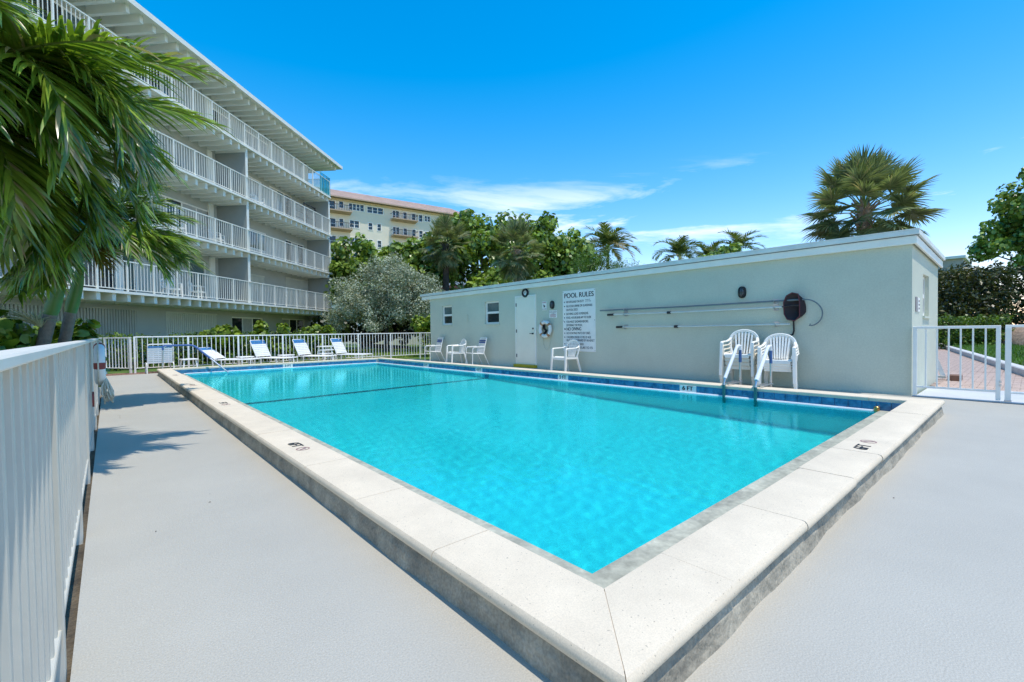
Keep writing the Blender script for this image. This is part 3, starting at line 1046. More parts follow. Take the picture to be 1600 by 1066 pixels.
def sline(z, s, size, x_off=0.13, bold=0.0, width=1.0, bullet=True, name='lettering', maxw=None):
    o = text(name, s, size, 'black_paint', (xs, YL - x_off, z), (0, -1, 0), (0, 0, 1), sg, bold=bold, width=width)
    if maxw:
        ysx = [v.co.y for v in o.data.vertices]
        w_ = max(ysx) - min(ysx)
        y0_ = max(ysx)
        k = maxw / w_
        for v in o.data.vertices:
            v.co.y = y0_ + (v.co.y - y0_) * k
    if bullet:
        text('bullet', '•', size * 1.5, 'black_paint', (xs, YL - 0.045, z - size * .16), (0, -1, 0), (0, 0, 1), sg, bold=.002)


sline(1.985, 'POOL RULES', 0.185, 0.055, 0.004, bullet=False, maxw=1.02)
sline(1.845, 'NO LIFEGUARD ON DUTY', 0.085, bold=.0015, maxw=0.62)
text('lettering', 'SWIM AT', 0.04, 'black_paint', (xs, YL - .80, 1.89), (0, -1, 0), (0, 0, 1), sg)
text('lettering', 'OWN RISK', 0.04, 'black_paint', (xs, YL - .80, 1.85), (0, -1, 0), (0, 0, 1), sg)
sline(1.73, 'NO FOOD, DRINK OR GLASSWARE', 0.085, bold=.0015, maxw=0.90)
sline(1.63, 'ON POOL DECK', 0.085, bold=.0015, maxw=0.41, bullet=False)
sline(1.52, 'BATHING LOAD 18 PERSONS', 0.085, bold=.0015, maxw=0.76)
sline(1.415, 'POOL HOURS 8:00 AM TO DUSK', 0.085, bold=.0015, maxw=0.86)
sline(1.305, 'YOU MUST SHOWER BEFORE', 0.085, bold=.0015, maxw=0.77)
sline(1.21, 'ENTERING THE POOL', 0.085, bold=.0015, maxw=0.56, bullet=False)
sline(1.095, 'NO DIVING', 0.125, bold=.003, maxw=0.52)
sline(0.995, 'NO FLOATING MATS OR TUBES', 0.085, bold=.0015, maxw=0.82)
sline(0.885, 'CHILDREN UNDER 12 YRS OF AGE', 0.085, bold=.0015, maxw=0.85)
sline(0.80, 'MUST BE ACCOMPANIED BY AN ADULT', 0.085, bold=.0015, maxw=0.96, bullet=False)
sline(0.70, 'NO RUNNING ON DECK', 0.085, bold=.0015, maxw=0.60)
sline(0.605, 'RETURN FURNITURE TO ITS', 0.085, bold=.0015, maxw=0.90)
sc_ = MB()
for yy in (YL - .02, YR + .02):
    for zz in (ZB + .03, 1.36, ZTs - .03):
        sc_.tube([(SX - .012, yy, zz), (SX - .017, yy, zz)], .009, 8)
sc_.build('screws', 'iron', sg, world=True)

s2 = board('small_sign', 'small white shower sign with red and black print beside the door', 9.385, 9.215, 1.69, 1.945)
text('lettering', 'PLEASE', .045, 'red_paint', (SX - .0145, 9.30, 1.895), (0, -1, 0), (0, 0, 1), s2, align='CENTER', bold=.001)
text('lettering', 'SHOWER', .04, 'grey_print', (SX - .0145, 9.30, 1.71), (0, -1, 0), (0, 0, 1), s2, align='CENTER', bold=.001)
MB().add([(SX - .0145, 9.34, 1.86), (SX - .0145, 9.25, 1.81), (SX - .0145, 9.31, 1.76)], [(0, 1, 2)]).build('symbol', 'black_paint', s2, world=True)
s3 = board('notice_sign', 'small white warning notice with red lines under the oval light', 9.11, 8.81, 1.46, 1.675)
for k, (z, mm) in enumerate(((1.63, 'grey_print'), (1.60, 'grey_print'), (1.57, 'grey_print'), (1.525, 'red_paint'), (1.485, 'red_paint'))):
    text('lettering', ('NO ENTRY AFTER DARK', 'KEEP GATE CLOSED AT', 'ALL TIMES', 'WARNING', 'DEEP WATER')[k], (.026, .026, .026, .05, .036)[k], mm, (SX - .0145, 8.96, z), (0, -1, 0), (0, 0, 1), s3, align='CENTER', bold=.0008)
s4 = thing('side_sign', 'small printed notice on the end wall of the pool house', 'sign', (9.95, SY0, 1.34))
MB().bbox(9.76, 9.92, SY0 - .012, SY0 - .001, 1.33, 1.57, .002).build('board', 'grey_print', s4, world=True)
MB().bbox(9.98, 10.14, SY0 - .012, SY0 - .001, 1.33, 1.56, .002).build('board', 'sign_board', s4, world=True)
for k in range(3):
    MB().box(10.01, 10.10, SY0 - .016, SY0 - .0125, 1.37 + k * .06, 1.40 + k * .06).build('print', 'grey_print', s4, world=True)


def ring_buoy(name, label, loc, rz, Rm, r, bands, m_band, rope_drop=0.0):
    """ring lies in the local YZ plane"""
    t = thing(name, label, 'life ring', loc, rz)
    n = 40
    pt = lambda k, q: (0, q * math.cos(2 * math.pi * k / n), q * math.sin(2 * math.pi * k / n))
    MB().tube([pt(k, Rm) for k in range(n)], r, 12, True).build('ring', 'ring_white', t, True)
    for bnd in bands:
        a = bnd
        pts = [(0, Rm * math.cos(a + q), Rm * math.sin(a + q)) for q in (-.16, -.08, 0, .08, .16)]
        MB().tube(pts, r * 1.07, 12).build('band', m_band, t, True)
    m = MB()
    pts = []
    for k in range(65):
        a = 2 * math.pi * k / 64
        w = Rm + r * (0.95 + 0.35 * abs(math.sin(2 * a)))
        pts.append((-0.01, w * math.cos(a), w * math.sin(a)))
    m.tube(pts, 0.007, 6)
    m.build('grab_rope', 'rope', t, True)
    return t


t = ring_buoy('life_ring', 'white life ring hanging on the pool house wall', (SX - 0.075, 9.21, 1.145), 0, 0.20, 0.055, (0.9, 2.5, 4.0, 5.4), 'ring_band')
m = MB()
for k in range(5):
    q = k * 0.02
    m.tube([(-0.0, .10 - q, .14), (-.02, .06 - q, .02), (-.02, -.02 - q, -.04), (-.02, .03 - q, -.12), (-.02, .10 - q, -.16)], .009, 6)
m.build('coiled_line', 'black_plastic', t, True)
m = MB()
m.tube([(.06, .15, -.24), (.06, .14, -.42), (.06, .08, -.56), (.06, 0, -.60), (.06, -.08, -.55), (.06, -.14, -.40), (.06, -.15, -.24)], .006, 6)
m.build('hanging_line', 'shed_wall', t, True)
MB().box(0.02, 0.074, -.02, .02, .18, .24).build('hook', 'steel', t)


# poles and net
def pole(name, label, y0, y1, z0, z1, r, m_, off=0.075, grip=None, joint=None):
    t = thing(name, label, 'pole', (SX, (y0 + y1) / 2, min(z0, z1)), group='pool poles racked on the pool house wall')
    MB().tube([(SX - off, y0, z0), (SX - off, (y0 + y1) / 2, (z0 + z1) / 2 - .012), (SX - off, y1, z1)], r, 8).build('shaft', m_, t, True, world=True)
    if grip:
        MB().tube([(SX - off, y0 + .01, z0), (SX - off, y0 - .17, z0)], r * 1.6, 8).build('grip', 'black_plastic', t, True, world=True)
    if joint:
        zz = z0 + (z1 - z0) * (joint - y0) / (y1 - y0) - .01
        MB().tube([(SX - off, joint + .04, zz), (SX - off, joint - .04, zz)], r * 1.8, 8).build('clamp', 'black_plastic', t, True, world=True)
    return t


pole('hook_pole', 'long grey rescue hook pole, topmost of three on the wall', 7.25, 2.70, 1.59, 1.60, 0.017, 'pole_grey')
nets = pole('net_pole', 'white pole with a leaf net, middle of three on the wall', 7.0, 3.06, 1.475, 1.48, 0.017, 'pole_alu', 0.09, True, 5.34)
pole('brush_pole', 'short white telescopic pole, lowest of three on the wall', 6.75, 2.93, 1.165, 1.16, 0.017, 'pole_alu', 0.075, True, 5.18)
hk = MB()
hk.tube([(SX - .08, 2.70 - .26 * math.sin(q_ * 2.75) - (.02 if q_ > .5 else .04 * q_), 1.36 + .24 * math.cos(q_ * 2.9)) for q_ in [k_ / 18 for k_ in range(19)]] + [(SX - .08, 2.62, 1.13), (SX - .08, 2.60, 1.16)], .011, 8)
hk.build('hook', 'pole_grey', C.objects['hook_pole'], True, world=True)
rim = [(SX - .10, 3.03, 1.56), (SX - .11, 2.98, 1.68), (SX - .13, 2.88, 1.73), (SX - .14, 2.78, 1.70), (SX - .13, 2.76, 1.55), (SX - .13, 2.76, 1.30), (SX - .12, 2.84, 1.22), (SX - .11, 2.97, 1.25), (SX - .10, 3.02, 1.35)]
MB().tube(rim, .010, 8, True).build('net_rim', 'net_rim', nets, True, world=True)
bag = MB()
nr = len(rim)
cen = Vector((SX - .02, 2.80, 1.44))
rows = [0, .35, .7, .92]
vs_ = []
for q in rows:
    for pnt in rim:
        pv = Vector(pnt)
        sg_ = pv.lerp(cen, q)
        sg_ += Vector((0.07 * math.sin(q * 1.5), -0.10 * math.sin(q * 2.6), -0.02 * q))
        vs_.append(tuple(sg_))
fcs = [(r_ * nr + k, r_ * nr + (k + 1) % nr, (r_ + 1) * nr + (k + 1) % nr, (r_ + 1) * nr + k) for r_ in range(3) for k in range(nr)]
fcs.append(tuple(3 * nr + k for k in range(nr)))
bag.add(vs_, fcs)
bag.build('net_bag', 'net_mesh', nets, True, world=True)
MB().tube([(SX - .09, 3.07, 1.48), (SX - .11, 2.90, 1.50), (SX - .12, 2.77, 1.50)], .012, 6).build('net_stem', 'black_plastic', nets, True, world=True)
for nm, ylist in (('pole_bracket', ((6.52, 1.43, 1.62), (6.52, 1.14, 1.22), (3.19, 1.42, 1.64), (3.18, 1.12, 1.22))),):
    for k, (y, za, zb_) in enumerate(ylist):
        t = thing(nm, ('tall steel bracket holding the left ends of the upper poles', 'short steel bracket holding the left end of the lowest pole',
                       'tall steel bracket beside the leaf net', 'short steel bracket under the leaf net')[k], 'bracket', (SX, y, za), group='brackets for the pool poles')
        MB().bbox(SX - .010, SX - .001, y - .05, y + .05, za, zb_, .002).build('plate', 'steel', t, world=True)
        hk = MB()
        for zz in ((1.585, 1.465) if zb_ > 1.5 else (1.155,)):
            hk.tube([(SX - .01, y, zz - .03), (SX - .08, y, zz - .03), (SX - .105, y, zz - .015), (SX - .11, y, zz + .03)], .009, 6)
        hk.build('hook', 'steel', t, True, world=True)
bt = thing('pole_brush', 'black handled brush hanging under the leaf net', 'brush', (SX, 2.88, 0.97))
MB().tube([(SX - .05, 2.88, 1.24), (SX - .05, 2.875, 1.04), (SX - .055, 2.89, .97), (SX - .06, 2.94, .955)], .016, 8).build('handle', 'black_plastic', bt, True, world=True)

# ------------------------------------------------------------------ ladder rails and stair handrail


def arc(pts, rad, n=5):
    """round the corners of a polyline"""
    out = [Vector(pts[0])]
    for i in range(1, len(pts) - 1):
        p0, p1, p2 = Vector(pts[i - 1]), Vector(pts[i]), Vector(pts[i + 1])
        a = (p0 - p1).normalized(); b_ = (p2 - p1).normalized()
        r_ = min(rad, (p0 - p1).length * .49, (p2 - p1).length * .49)
        A_, B_ = p1 + a * r_, p1 + b_ * r_
        for k in range(n + 1):
            q = k / n
            out.append((A_ * (1 - q) + p1 * q) * (1 - q) + (p1 * (1 - q) + B_ * q) * q)
    out.append(Vector(pts[-1]))
    return out


for k, (y, lab) in enumerate(((3.27, 'pool ladder grab rail with white padded sleeve, the left one'), (2.79, 'pool ladder grab rail with white padded sleeve, the right one'))):
    t = thing('ladder_rail', lab, 'ladder rail', (8.05, y, 0), group='grab rails of the pool ladder')
    pts = arc([(8.05, y, 0.0), (8.05, y, 0.80), (7.93, y, 0.80), (7.44, y, 0.27), (7.42, y, 0.16)], 0.11)
    MB().tube(pts, 0.019, 10).build('rail', 'steel', t, True, world=True)
    sl = arc([(8.045, y, 0.73), (8.04, y, 0.80), (7.93, y, 0.80), (7.46, y, 0.29)], 0.09)
    MB().tube(sl, [0.026] * (len(sl) - 1) + [0.034 if k else 0.027], 10).build('sleeve', 'sleeve_white', t, True, world=True)
    MB().tube([(8.051, y, 0.52), (8.051, y, 0.75)], .024, 10).build('pad', 'sleeve_blue', t, True, world=True)
    MB().tube([(7.425, y, 0.19), (7.42, y, -0.6)], .024, 10).build('lower_post', 'green_post', t, True, world=True)
    br = MB()
    br.bar((7.50, y - .03, 0.195), (8.04, y - .03, 0.195), .02, .02)
    br.bar((7.50, y + .05, 0.195), (8.04, y + .05, 0.195), .02, .02)
    br.bar((7.52, y - .03, 0.195), (7.52, y + .05, 0.195), .02, .018)
    br.build('deck_frame', 'steel', t, world=True)
    MB().tube([(8.05, y, 0.0), (8.05, y, .02)], .05, 12).build('flange', 'steel', t, True, world=True)

t = thing('stair_handrail', 'blue sleeved handrail over the entry steps in the far left corner', 'handrail', (1.14, 16.2, 0.17))
pts = arc([(1.13, 16.2, 0.17), (1.15, 16.2, 0.82), (1.86, 16.15, 0.82), (2.62, 15.6, 0.0), (2.72, 15.52, -.2)], 0.13)
MB().tube(pts, 0.021, 10).build('rail', 'steel', t, True, world=True)
pts = arc([(1.149, 16.2, 0.70), (1.152, 16.2, 0.82), (1.86, 16.15, 0.82), (2.22, 15.89, 0.43)], 0.12)
MB().tube(pts, 0.027, 10).build('sleeve', 'sleeve_blue', t, True, world=True)


# ------------------------------------------------------------------ furniture
def resin_chair(label, slats=6, m_='resin_white', solid=False, group=None):
    """moulded armchair; front faces local -X"""
    t = thing('resin_chair', label, 'chair', group=group)
    # seat
    sm = MB()
    nx_, ny_ = 6, 8
    top = []
    for i in range(nx_ + 1):
        x = -0.23 + 0.46 * i / nx_
        for j in range(ny_ + 1):
            w = 0.23 - 0.02 * i / nx_
            y = -w + 2 * w * j / ny_
            z = 0.425 - 0.03 * (i / nx_) - 0.02 * (1 - (y / w) ** 2) - (0.035 if i == 0 else 0)
            top.append((x, y, z))
    n_ = len(top)
    bot = [(x, y, z - 0.022) for x, y, z in top]
    idx = lambda i, j: i * (ny_ + 1) + j
    f = []
    for i in range(nx_):
        for j in range(ny_):
            f.append((idx(i, j), idx(i + 1, j), idx(i + 1, j + 1), idx(i, j + 1)))
            f.append(tuple(n_ + q for q in (idx(i, j), idx(i, j + 1), idx(i + 1, j + 1), idx(i + 1, j))))
    bd = [idx(i, 0) for i in range(nx_ + 1)] + [idx(nx_, j) for j in range(1, ny_ + 1)] + [idx(i, ny_) for i in range(nx_ - 1, -1, -1)] + [idx(0, j) for j in range(ny_ - 1, 0, -1)]
    for k in range(len(bd)):
        a, b_ = bd[k], bd[(k + 1) % len(bd)]
        f.append((a, b_, b_ + n_, a + n_))
    sm.add(top + bot, f)
    sm.build('seat', m_, t, True)
    MB().bbox(-.245, -.225, -.21, .21, .33, .40, .005).build('seat_apron', m_, t)
    # back frame: arch leaning back
    bx = lambda z: 0.20 + 0.22 * max(0, z - .40)
    arch = []
    for k in range(17):
        a = math.pi * k / 16
        zz = 0.62 + 0.215 * math.sin(a) ** .8
        yy = 0.245 * math.cos(a)
        arch.append((bx(zz), yy, zz))
    arch = [(bx(.40), .20, .40), (bx(.52), .235, .52)] + arch + [(bx(.52), -.235, .52), (bx(.40), -.20, .40)]
    bkf = MB().tube(arch, 0.028, 8, flat=0.5, up=(1, 0, .25)).build('backrest', m_, t, True)
    if solid:
        pm = MB()
        pm.add([p_ for p_ in arch], [tuple(range(len(arch)))])
        pm.add([(p_[0] + .012, p_[1], p_[2]) for p_ in arch], [tuple(range(len(arch)))])
        pm.build('back_panel', m_, bkf)
    else:
        for k in range(slats):
            y = -0.15 + 0.30 * k / (slats - 1)
            zt_ = 0.60 + 0.215 * math.sqrt(max(0, 1 - (y / .245) ** 2)) ** .8
            y0 = y * 0.75
            MB().bar((bx(.40), y0, .40), (bx(zt_), y, zt_), .026, .012, up=(1, 0, 0), w2=.03).build('slat', m_, bkf)
    for s in (-1, 1):
        # arm sweeping from the front leg to the back
        am = MB()
        am.tube([(-.235, s * .262, .60), (-.20, s * .268, .625), (-.05, s * .275, .63), (.12, s * .268, .635), (.21, s * .252, .66), (bx(.70), s * .235, .70)], [.026, .032, .032, .03, .028, .02], 8, flat=.5, up=(0, 0, 1))
        am.build('armrest', m_, t, True)
        MB().bar((-.27, s * .275, 0), (-.235, s * .262, .615), .045, .04, up=(1, 0, 0), w2=.05, h2=.045).build('leg', m_, t)
        MB().bar((.30, s * .245, 0), (.20, s * .205, .42), .04, .04, up=(1, 0, 0), w2=.045).build('leg', m_, t)
        MB().bar((-.24, s * .25, .385), (.21, s * .215, .37), .02, .05, up=(0, 0, 1)).build('side_rail', m_, t)
    return t


def place(t, x, y, z, rz):
    t.location = (x, y, z)
    t.rotation_euler = (0, 0, rz)
    return t


c_a = resin_chair('white resin armchair standing in front of the rules sign', 6, solid=False)
place(c_a, 9.02, 8.10, 0, R(-6))
c_b = copy_tree(c_a)
tag(c_b, 'white resin armchair between the two blue strapped chairs')
place(c_b, 9.02, 13.15, 0, R(-14))
stack_a = []
for k in range(4):
    if k == 0:
        o = resin_chair('x', 5, 'resin_cream', group='resin chairs stacked by the ladder')
    else:
        o = copy_tree(stack_a[0]) if k < 3 else resin_chair('x', 6, 'resin_white', group='resin chairs stacked by the ladder')
    tag(o, ('cream resin chair at the bottom of the left stack by the ladder', 'cream resin chair second from the bottom of the left stack', 'cream resin chair third from the bottom of the left stack',
            'white resin chair on top of the left stack by the ladder')[k])
    place(o, 9.02 - 0.02 * k, 3.64, 0.072 * k, R(8))
    stack_a.append(o)
stack_b = []
for k in range(4):
    o = resin_chair('x', 7, 'resin_white', group='resin chairs stacked by the ladder') if k == 0 else copy_tree(stack_b[0])
    tag(o, ('white resin chair at the bottom of the right stack by the ladder', 'white resin chair second from the bottom of the right stack',
            'white resin chair third from the bottom of the right stack', 'white resin chair on top of the right stack by the ladder')[k])
    place(o, 9.0 - 0.02 * k, 2.98, 0.045 * k, R(12))
    stack_b.append(o)


def strap_chair(label):
    """tube framed chair with vinyl straps, front faces local -X"""
    t = thing('strap_chair', label, 'chair', group='blue and white strapped chairs')
    for s in (-1, 1):
        y = s * .26
        MB().tube(arc([(-.26, y, 0), (-.24, y, .58), (.16, y, .60)], .07), .014, 8).build('front_leg', 'fence_white', t, True)
        MB().tube(arc([(.34, y, 0), (.15, y, .40), (.20, y, .60)], .05), .014, 8).build('rear_leg', 'fence_white', t, True)
        MB().tube([(-.25, s * .235, .40), (.16, s * .235, .37)], .013, 8).build('seat_rail', 'fence_white', t, True)
        MB().tube([(-.22, y, .60), (.12, y, .612)], .022, 8, flat=.5).build('armrest', 'fence_white', t, True)
    MB().tube(arc([(.14, -.235, .36), (.28, -.235, .90), (.28, .235, .90), (.14, .235, .36)], .06), .014, 8).build('back_frame', 'fence_white', t, True)
    MB().tube([(-.25, -.235, .40), (-.25, .235, .40)], .013, 8).build('seat_front', 'fence_white', t, True)
    for k in range(9):
        q = (k + .8) / 9.6
        x, z = .14 + .14 * q, .36 + .54 * q
        MB().bbox(x - .018, x - .012, -.235, .235, z - .021, z + .021, .002).build('strap', 'strap_navy' if k in (6, 7) else 'strap_white', t)
    for k in range(8):
        q = (k + .6) / 8
        x = -.25 + .40 * q
        MB().bbox(x - .02, x + .02, -.235, .235, .405 - .03 * q, .411 - .03 * q, .002).build('strap', 'strap_navy' if k < 3 else 'strap_white', t)
    return t


s_a = strap_chair('blue and white strapped chair at the far left corner of the pool house')
place(s_a, 9.05, 14.65, 0, R(-10))
s_b = copy_tree(s_a)
tag(s_b, 'blue and white strapped chair nearest the pool house door')
place(s_b, 9.05, 12.05, 0, R(-12))


def lounger(label, back=62):
    """head at local x<0, foot towards +x"""
    t = thing('sun_lounger', label, 'sun lounger', group='white strapped loungers along the far fence')
    a = R(back)
    bl = 0.66
    tx, tz = -bl * math.cos(a), .31 + bl * math.sin(a)
    w = .30
    for s in (-1, 1):
        MB().tube(arc([(-.12, s * w, .31), (1.10, s * w, .31)], .05), .016, 8).build('side_rail', 'fence_white', t, True)
        for x in (.02, .92):
            MB().tube(arc([(x - .10, s * (w + .02), .30), (x - .10, s * (w + .02), 0.015), (x + .16, s * (w + .02), 0.015), (x + .16, s * (w + .02), .30)], .09), .015, 8).build('leg', 'fence_white', t, True)
    MB().tube(arc([(0, -w, .31), (tx, -w, tz), (tx, w, tz), (0, w, .31)], .06), .016, 8).build('back_frame', 'fence_white', t, True)
    MB().tube([(1.10, -w, .31), (1.10, w, .31)], .016, 8).build('foot_bar', 'fence_white', t, True)
    d_ = Vector((math.cos(a), 0, -math.sin(a)))
    nrm = Vector((math.sin(a), 0, math.cos(a)))
    for k in range(9):
        q = .05 + k * (bl - .06) / 9
        c_ = Vector((tx, 0, tz)) + d_ * q + nrm * .018
        MB().bar(c_ + Vector((0, -w, 0)), c_ + Vector((0, w, 0)), .058, .006, up=nrm).build('strap', 'strap_blue' if k in (0, 1) else 'strap_white', t)
    for k in range(14):
        x = .06 + k * .073
        MB().bbox(x, x + .058, -w, w, .322, .329, .002).build('strap', 'strap_white', t)
    return t


L3 = lounger('upright white lounger with blue headband, second from the left along the far fence', 64)
place(L3, 3.98, 17.32, 0, math.atan2(-.84, .54))
L4 = copy_tree(L3); tag(L4, 'upright white lounger with blue headband in the middle of the far fence'); place(L4, 5.32, 17.32, 0, math.atan2(-.84, .54))
L5 = copy_tree(L3); tag(L5, 'upright white lounger with blue headband at the right end of the row'); place(L5, 6.66, 17.32, 0, math.atan2(-.84, .54))
L2 = lounger('white lounger with its back tilted low, first along the far fence', 36)
place(L2, 2.72, 17.28, 0, math.atan2(-.62, .78))

# reclining chair in the corner
t = thing('lounge_chair', 'white strapped lounge chair in the far left corner by the gate', 'chair', (1.14, 17.18, 0), R(4))
w = .29
MB().tube(arc([(-w, 0, .28), (-w, -.10, .85), (w, -.10, .85), (w, 0, .28)], .06), .016, 8).build('back_frame', 'fence_white', t, True)
for k in range(9):
    z = .32 + k * .057
    y = -.015 - .10 * (z - .28) / .57
    MB().bar((-w, y, z), (w, y, z), .005, .050).build('strap', 'strap_blue' if k > 7 else 'strap_white', t)
for s in (-1, 1):
    MB().tube(arc([(s * (w + .03), -.12, 0), (s * (w + .03), -.10, .30), (s * (w + .01), .30, .30), (s * (w + .01), .34, 0)], .09), .016, 8).build('leg', 'fence_white', t, True)
for k in range(5):
    MB().bbox(-w, w, .02 + k * .065, .07 + k * .065, .285, .291, .002).build('strap', 'strap_white', t)


def side_table(label, x, y, z0=0.0, h=.39, w=.42):
    t = thing('side_table', label, 'side table', (x, y, z0), R(8), group='small white side tables between the loungers')
    MB().bbox(-w / 2, w / 2, -w / 2, w / 2, h - .035, h, .008).build('tabletop', 'resin_white', t)
    for sx in (-1, 1):
        for sy in (-1, 1):
            MB().bar((sx * (w / 2 - .02), sy * (w / 2 - .02), 0), (sx * (w / 2 - .06), sy * (w / 2 - .06), h - .034), .035, .035, up=(1, 0, 0)).build('leg', 'resin_white', t)
    return t


side_table('small white side table beside the corner lounge chair', 1.83, 17.05)
side_table('small white side table just left of the second lounger', 3.36, 17.1)
side_table('small white side table between the second and middle loungers', 4.62, 17.1)
side_table('small white side table left of the rightmost lounger, bottom of a stack', 5.98, 17.18)
side_table('small white side table resting on another one, middle of the stack', 6.0, 17.18, .13)
side_table('small white side table on top of the stack', 5.97, 17.18, .26)

# life ring on the left fence, seen edge on
t = ring_buoy('fence_life_ring', 'white life ring hung on the left fence, seen edge on', (-0.068, 6.1, 0.83), 0, 0.168, 0.042, (0.1, 3.2, 1.75), 'ring_red')
m = MB()
rg = random.Random(3)
for k in range(16):
    dx, dy, dz_ = rg.uniform(.015, .085), rg.uniform(-.06, .05), rg.uniform(-.05, .03)
    m.tube([(.04, -.10, -.13), (dx - .01, dy - .12, -.22), (dx + rg.uniform(-.02, .03), dy - .13, -.31 + dz_), (dx + .01, dy - .09, -.345 + dz_), (dx + rg.uniform(-.01, .02), dy - .06, -.27), (.05, -.08, -.15)], .006, 6)
m.build('rope_hank', 'rope', t, True)
t = thing('red_marker', 'small red octagonal plate low on the left fence', 'plate', (-.12, 5.75, .52))
m = MB(); m.tube([(-.004, 0, 0), (.01, 0, 0)], .07, 8); m.build('plate', 'ring_red', t)

# ------------------------------------------------------------------ apartment building
BE = Vector((11.56, 31.71, 0))                       # right hand end of the balcony edge
bd_ = Vector((0.7173, 0.6967, 0)).normalized()       # along the facade, away from the camera
bn = Vector((bd_.y, -bd_.x, 0))                      # out of the facade, towards the pool
T0 = -25.5
apt = thing('apartment_building', 'four storey grey green apartment building with long white balconies', 'building', BE)
apt_rot = math.atan2(bd_.y, bd_.x)


def F3(t, o, z):
    """facade coordinates (along, out, up) -> local to the building empty"""
    p = bd_ * t + bn * o
    return (p.x, p.y, z)


def fbox(m, t0, t1, o0, o1, z0, z1):
    m.add([F3(t0, o0, z0), F3(t1, o0, z0), F3(t1, o1, z0), F3(t0, o1, z0), F3(t0, o0, z1), F3(t1, o0, z1), F3(t1, o1, z1), F3(t0, o1, z1)],
          [(3, 2, 1, 0), (4, 5, 6, 7), (0, 1, 5, 4), (1, 2, 6, 5), (2, 3, 7, 6), (3, 0, 4, 7)])
    return m


DEP = 1.65
SL = [2.65, 5.22, 7.81, 10.40]
ROOFZ = 12.98
fh = []        # openings (t0,t1,z0,z1,kind)
op = {0: [(-11.9, -8.87, .25, 2.10, 'shut'), (-7.76, -5.14, .05, 2.05, 'slide'), (-3.25, -.6, .8, 2.08, 'win'), (-24.5, -13.3, .05, 2.15, 'shutg')],
      1: [(-11.45, -9.46, 2.72, 4.62, 'slide'), (-6.4, -4.95, 2.72, 4.42, 'shut'), (-2.75, -.1, 2.72, 4.66, 'shut'), (-16.4, -13.2, 2.72, 4.6, 'slide'), (-23, -19, 2.72, 4.6, 'slide')],
      2: [(-12.6, -9.0, 5.29, 7.15, 'slide'), (-6.2, -4.6, 5.9, 7.0, 'win'), (-2.65, -.45, 5.29, 7.08, 'slide'), (-16.4, -13.6, 5.29, 7.1, 'slide'), (-23, -19, 5.29, 7.1, 'slide')],
      3: [(-12.2, -9.2, 7.88, 9.75, 'shutg'), (-7.4, -4.9, 7.88, 9.9, 'slide'), (-4.2, -1.8, 7.88, 9.95, 'slide'), (-16.4, -13.2, 7.88, 9.9, 'slide'), (-23, -19, 7.88, 9.9, 'slide')],
      4: [(-13.85, -10.95, 10.47, 12.45, 'slide'), (-9.2, -7.4, 10.47, 12.35, 'slide'), (-6.4, -4.2, 10.47, 12.35, 'slide'), (-3.4, -.5, 10.47, 12.35, 'shutg'), (-17.3, -14.9, 10.47, 12.4, 'slide'), (-23, -19.5, 10.47, 12.4, 'slide')]}
lv = [0.0] + SL + [ROOFZ]
for fl in range(5):
    z0, z1 = (lv[fl] - .05 if fl == 0 else lv[fl] - .02), lv[fl + 1] - .02
    hs = [(a, b_, c_, d_) for a, b_, c_, d_, _ in op[fl]]
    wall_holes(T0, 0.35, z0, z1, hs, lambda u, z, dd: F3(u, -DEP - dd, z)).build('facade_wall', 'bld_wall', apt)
    for a, b_, c_, d_, kind in op[fl]:
        if kind in ('slide', 'win'):
            npan = max(2, int(round((b_ - a) / 0.8)))
            f = MB()
            fbox(f, a, a + .06, -DEP - .09, -DEP - .03, c_, d_); fbox(f, b_ - .06, b_, -DEP - .09, -DEP - .03, c_, d_)
            fbox(f, a + .06, b_ - .06, -DEP - .09, -DEP - .03, d_ - .07, d_); fbox(f, a + .06, b_ - .06, -DEP - .09, -DEP - .03, c_, c_ + .06)
            pw = (b_ - a - .12) / npan
            for k in range(1, npan):
                fbox(f, a + .06 + pw * k - .03, a + .06 + pw * k + .03, -DEP - .085, -DEP - .035, c_ + .06, d_ - .07)
            w_ = f.build('sliding_door' if kind == 'slide' else 'window', 'frame_white', apt)
            for k in range(npan):
                fbox(MB(), a + .06 + pw * k + .03, a + .06 + pw * (k + 1) - .03, -DEP - .075, -DEP - .06, c_ + .06, d_ - .07).build('pane', random.choice(('glass_dark', 'glass_dark', 'glass_dark', 'glass_grey', 'curtain')), w_)
        else:
            f = MB()
            n_ = int((b_ - a) / .11)
            for k in range(n_):
                u0 = a + (b_ - a) * k / n_
                fbox(f, u0 + .004, u0 + (b_ - a) / n_ - .03, -DEP - .05, -DEP + .02, c_ + .02, d_ - .02)
            fbox(f, a, b_, -DEP - .08, -DEP - .052, c_, d_)
            fbox(f, a, b_, -DEP + .0, -DEP + .045, d_ - .019, d_ + .05)
            f.build('storm_shutter', 'shutter' if kind == 'shut' else 'shutter_grey', apt)
    # white boxed columns beside the doors
    if fl:
        for u in (-9.25, -14.2):
            fbox(MB(), u, u + .32, -DEP + .001, -DEP + .06, lv[fl] + .05, lv[fl + 1] - .32).build('shutter_housing', 'bld_white', apt)

# rear block so the building has depth
fbox(MB(), T0, .35, -10, -DEP - .5, -.05, ROOFZ).build('building_core', 'bld_wall', apt)

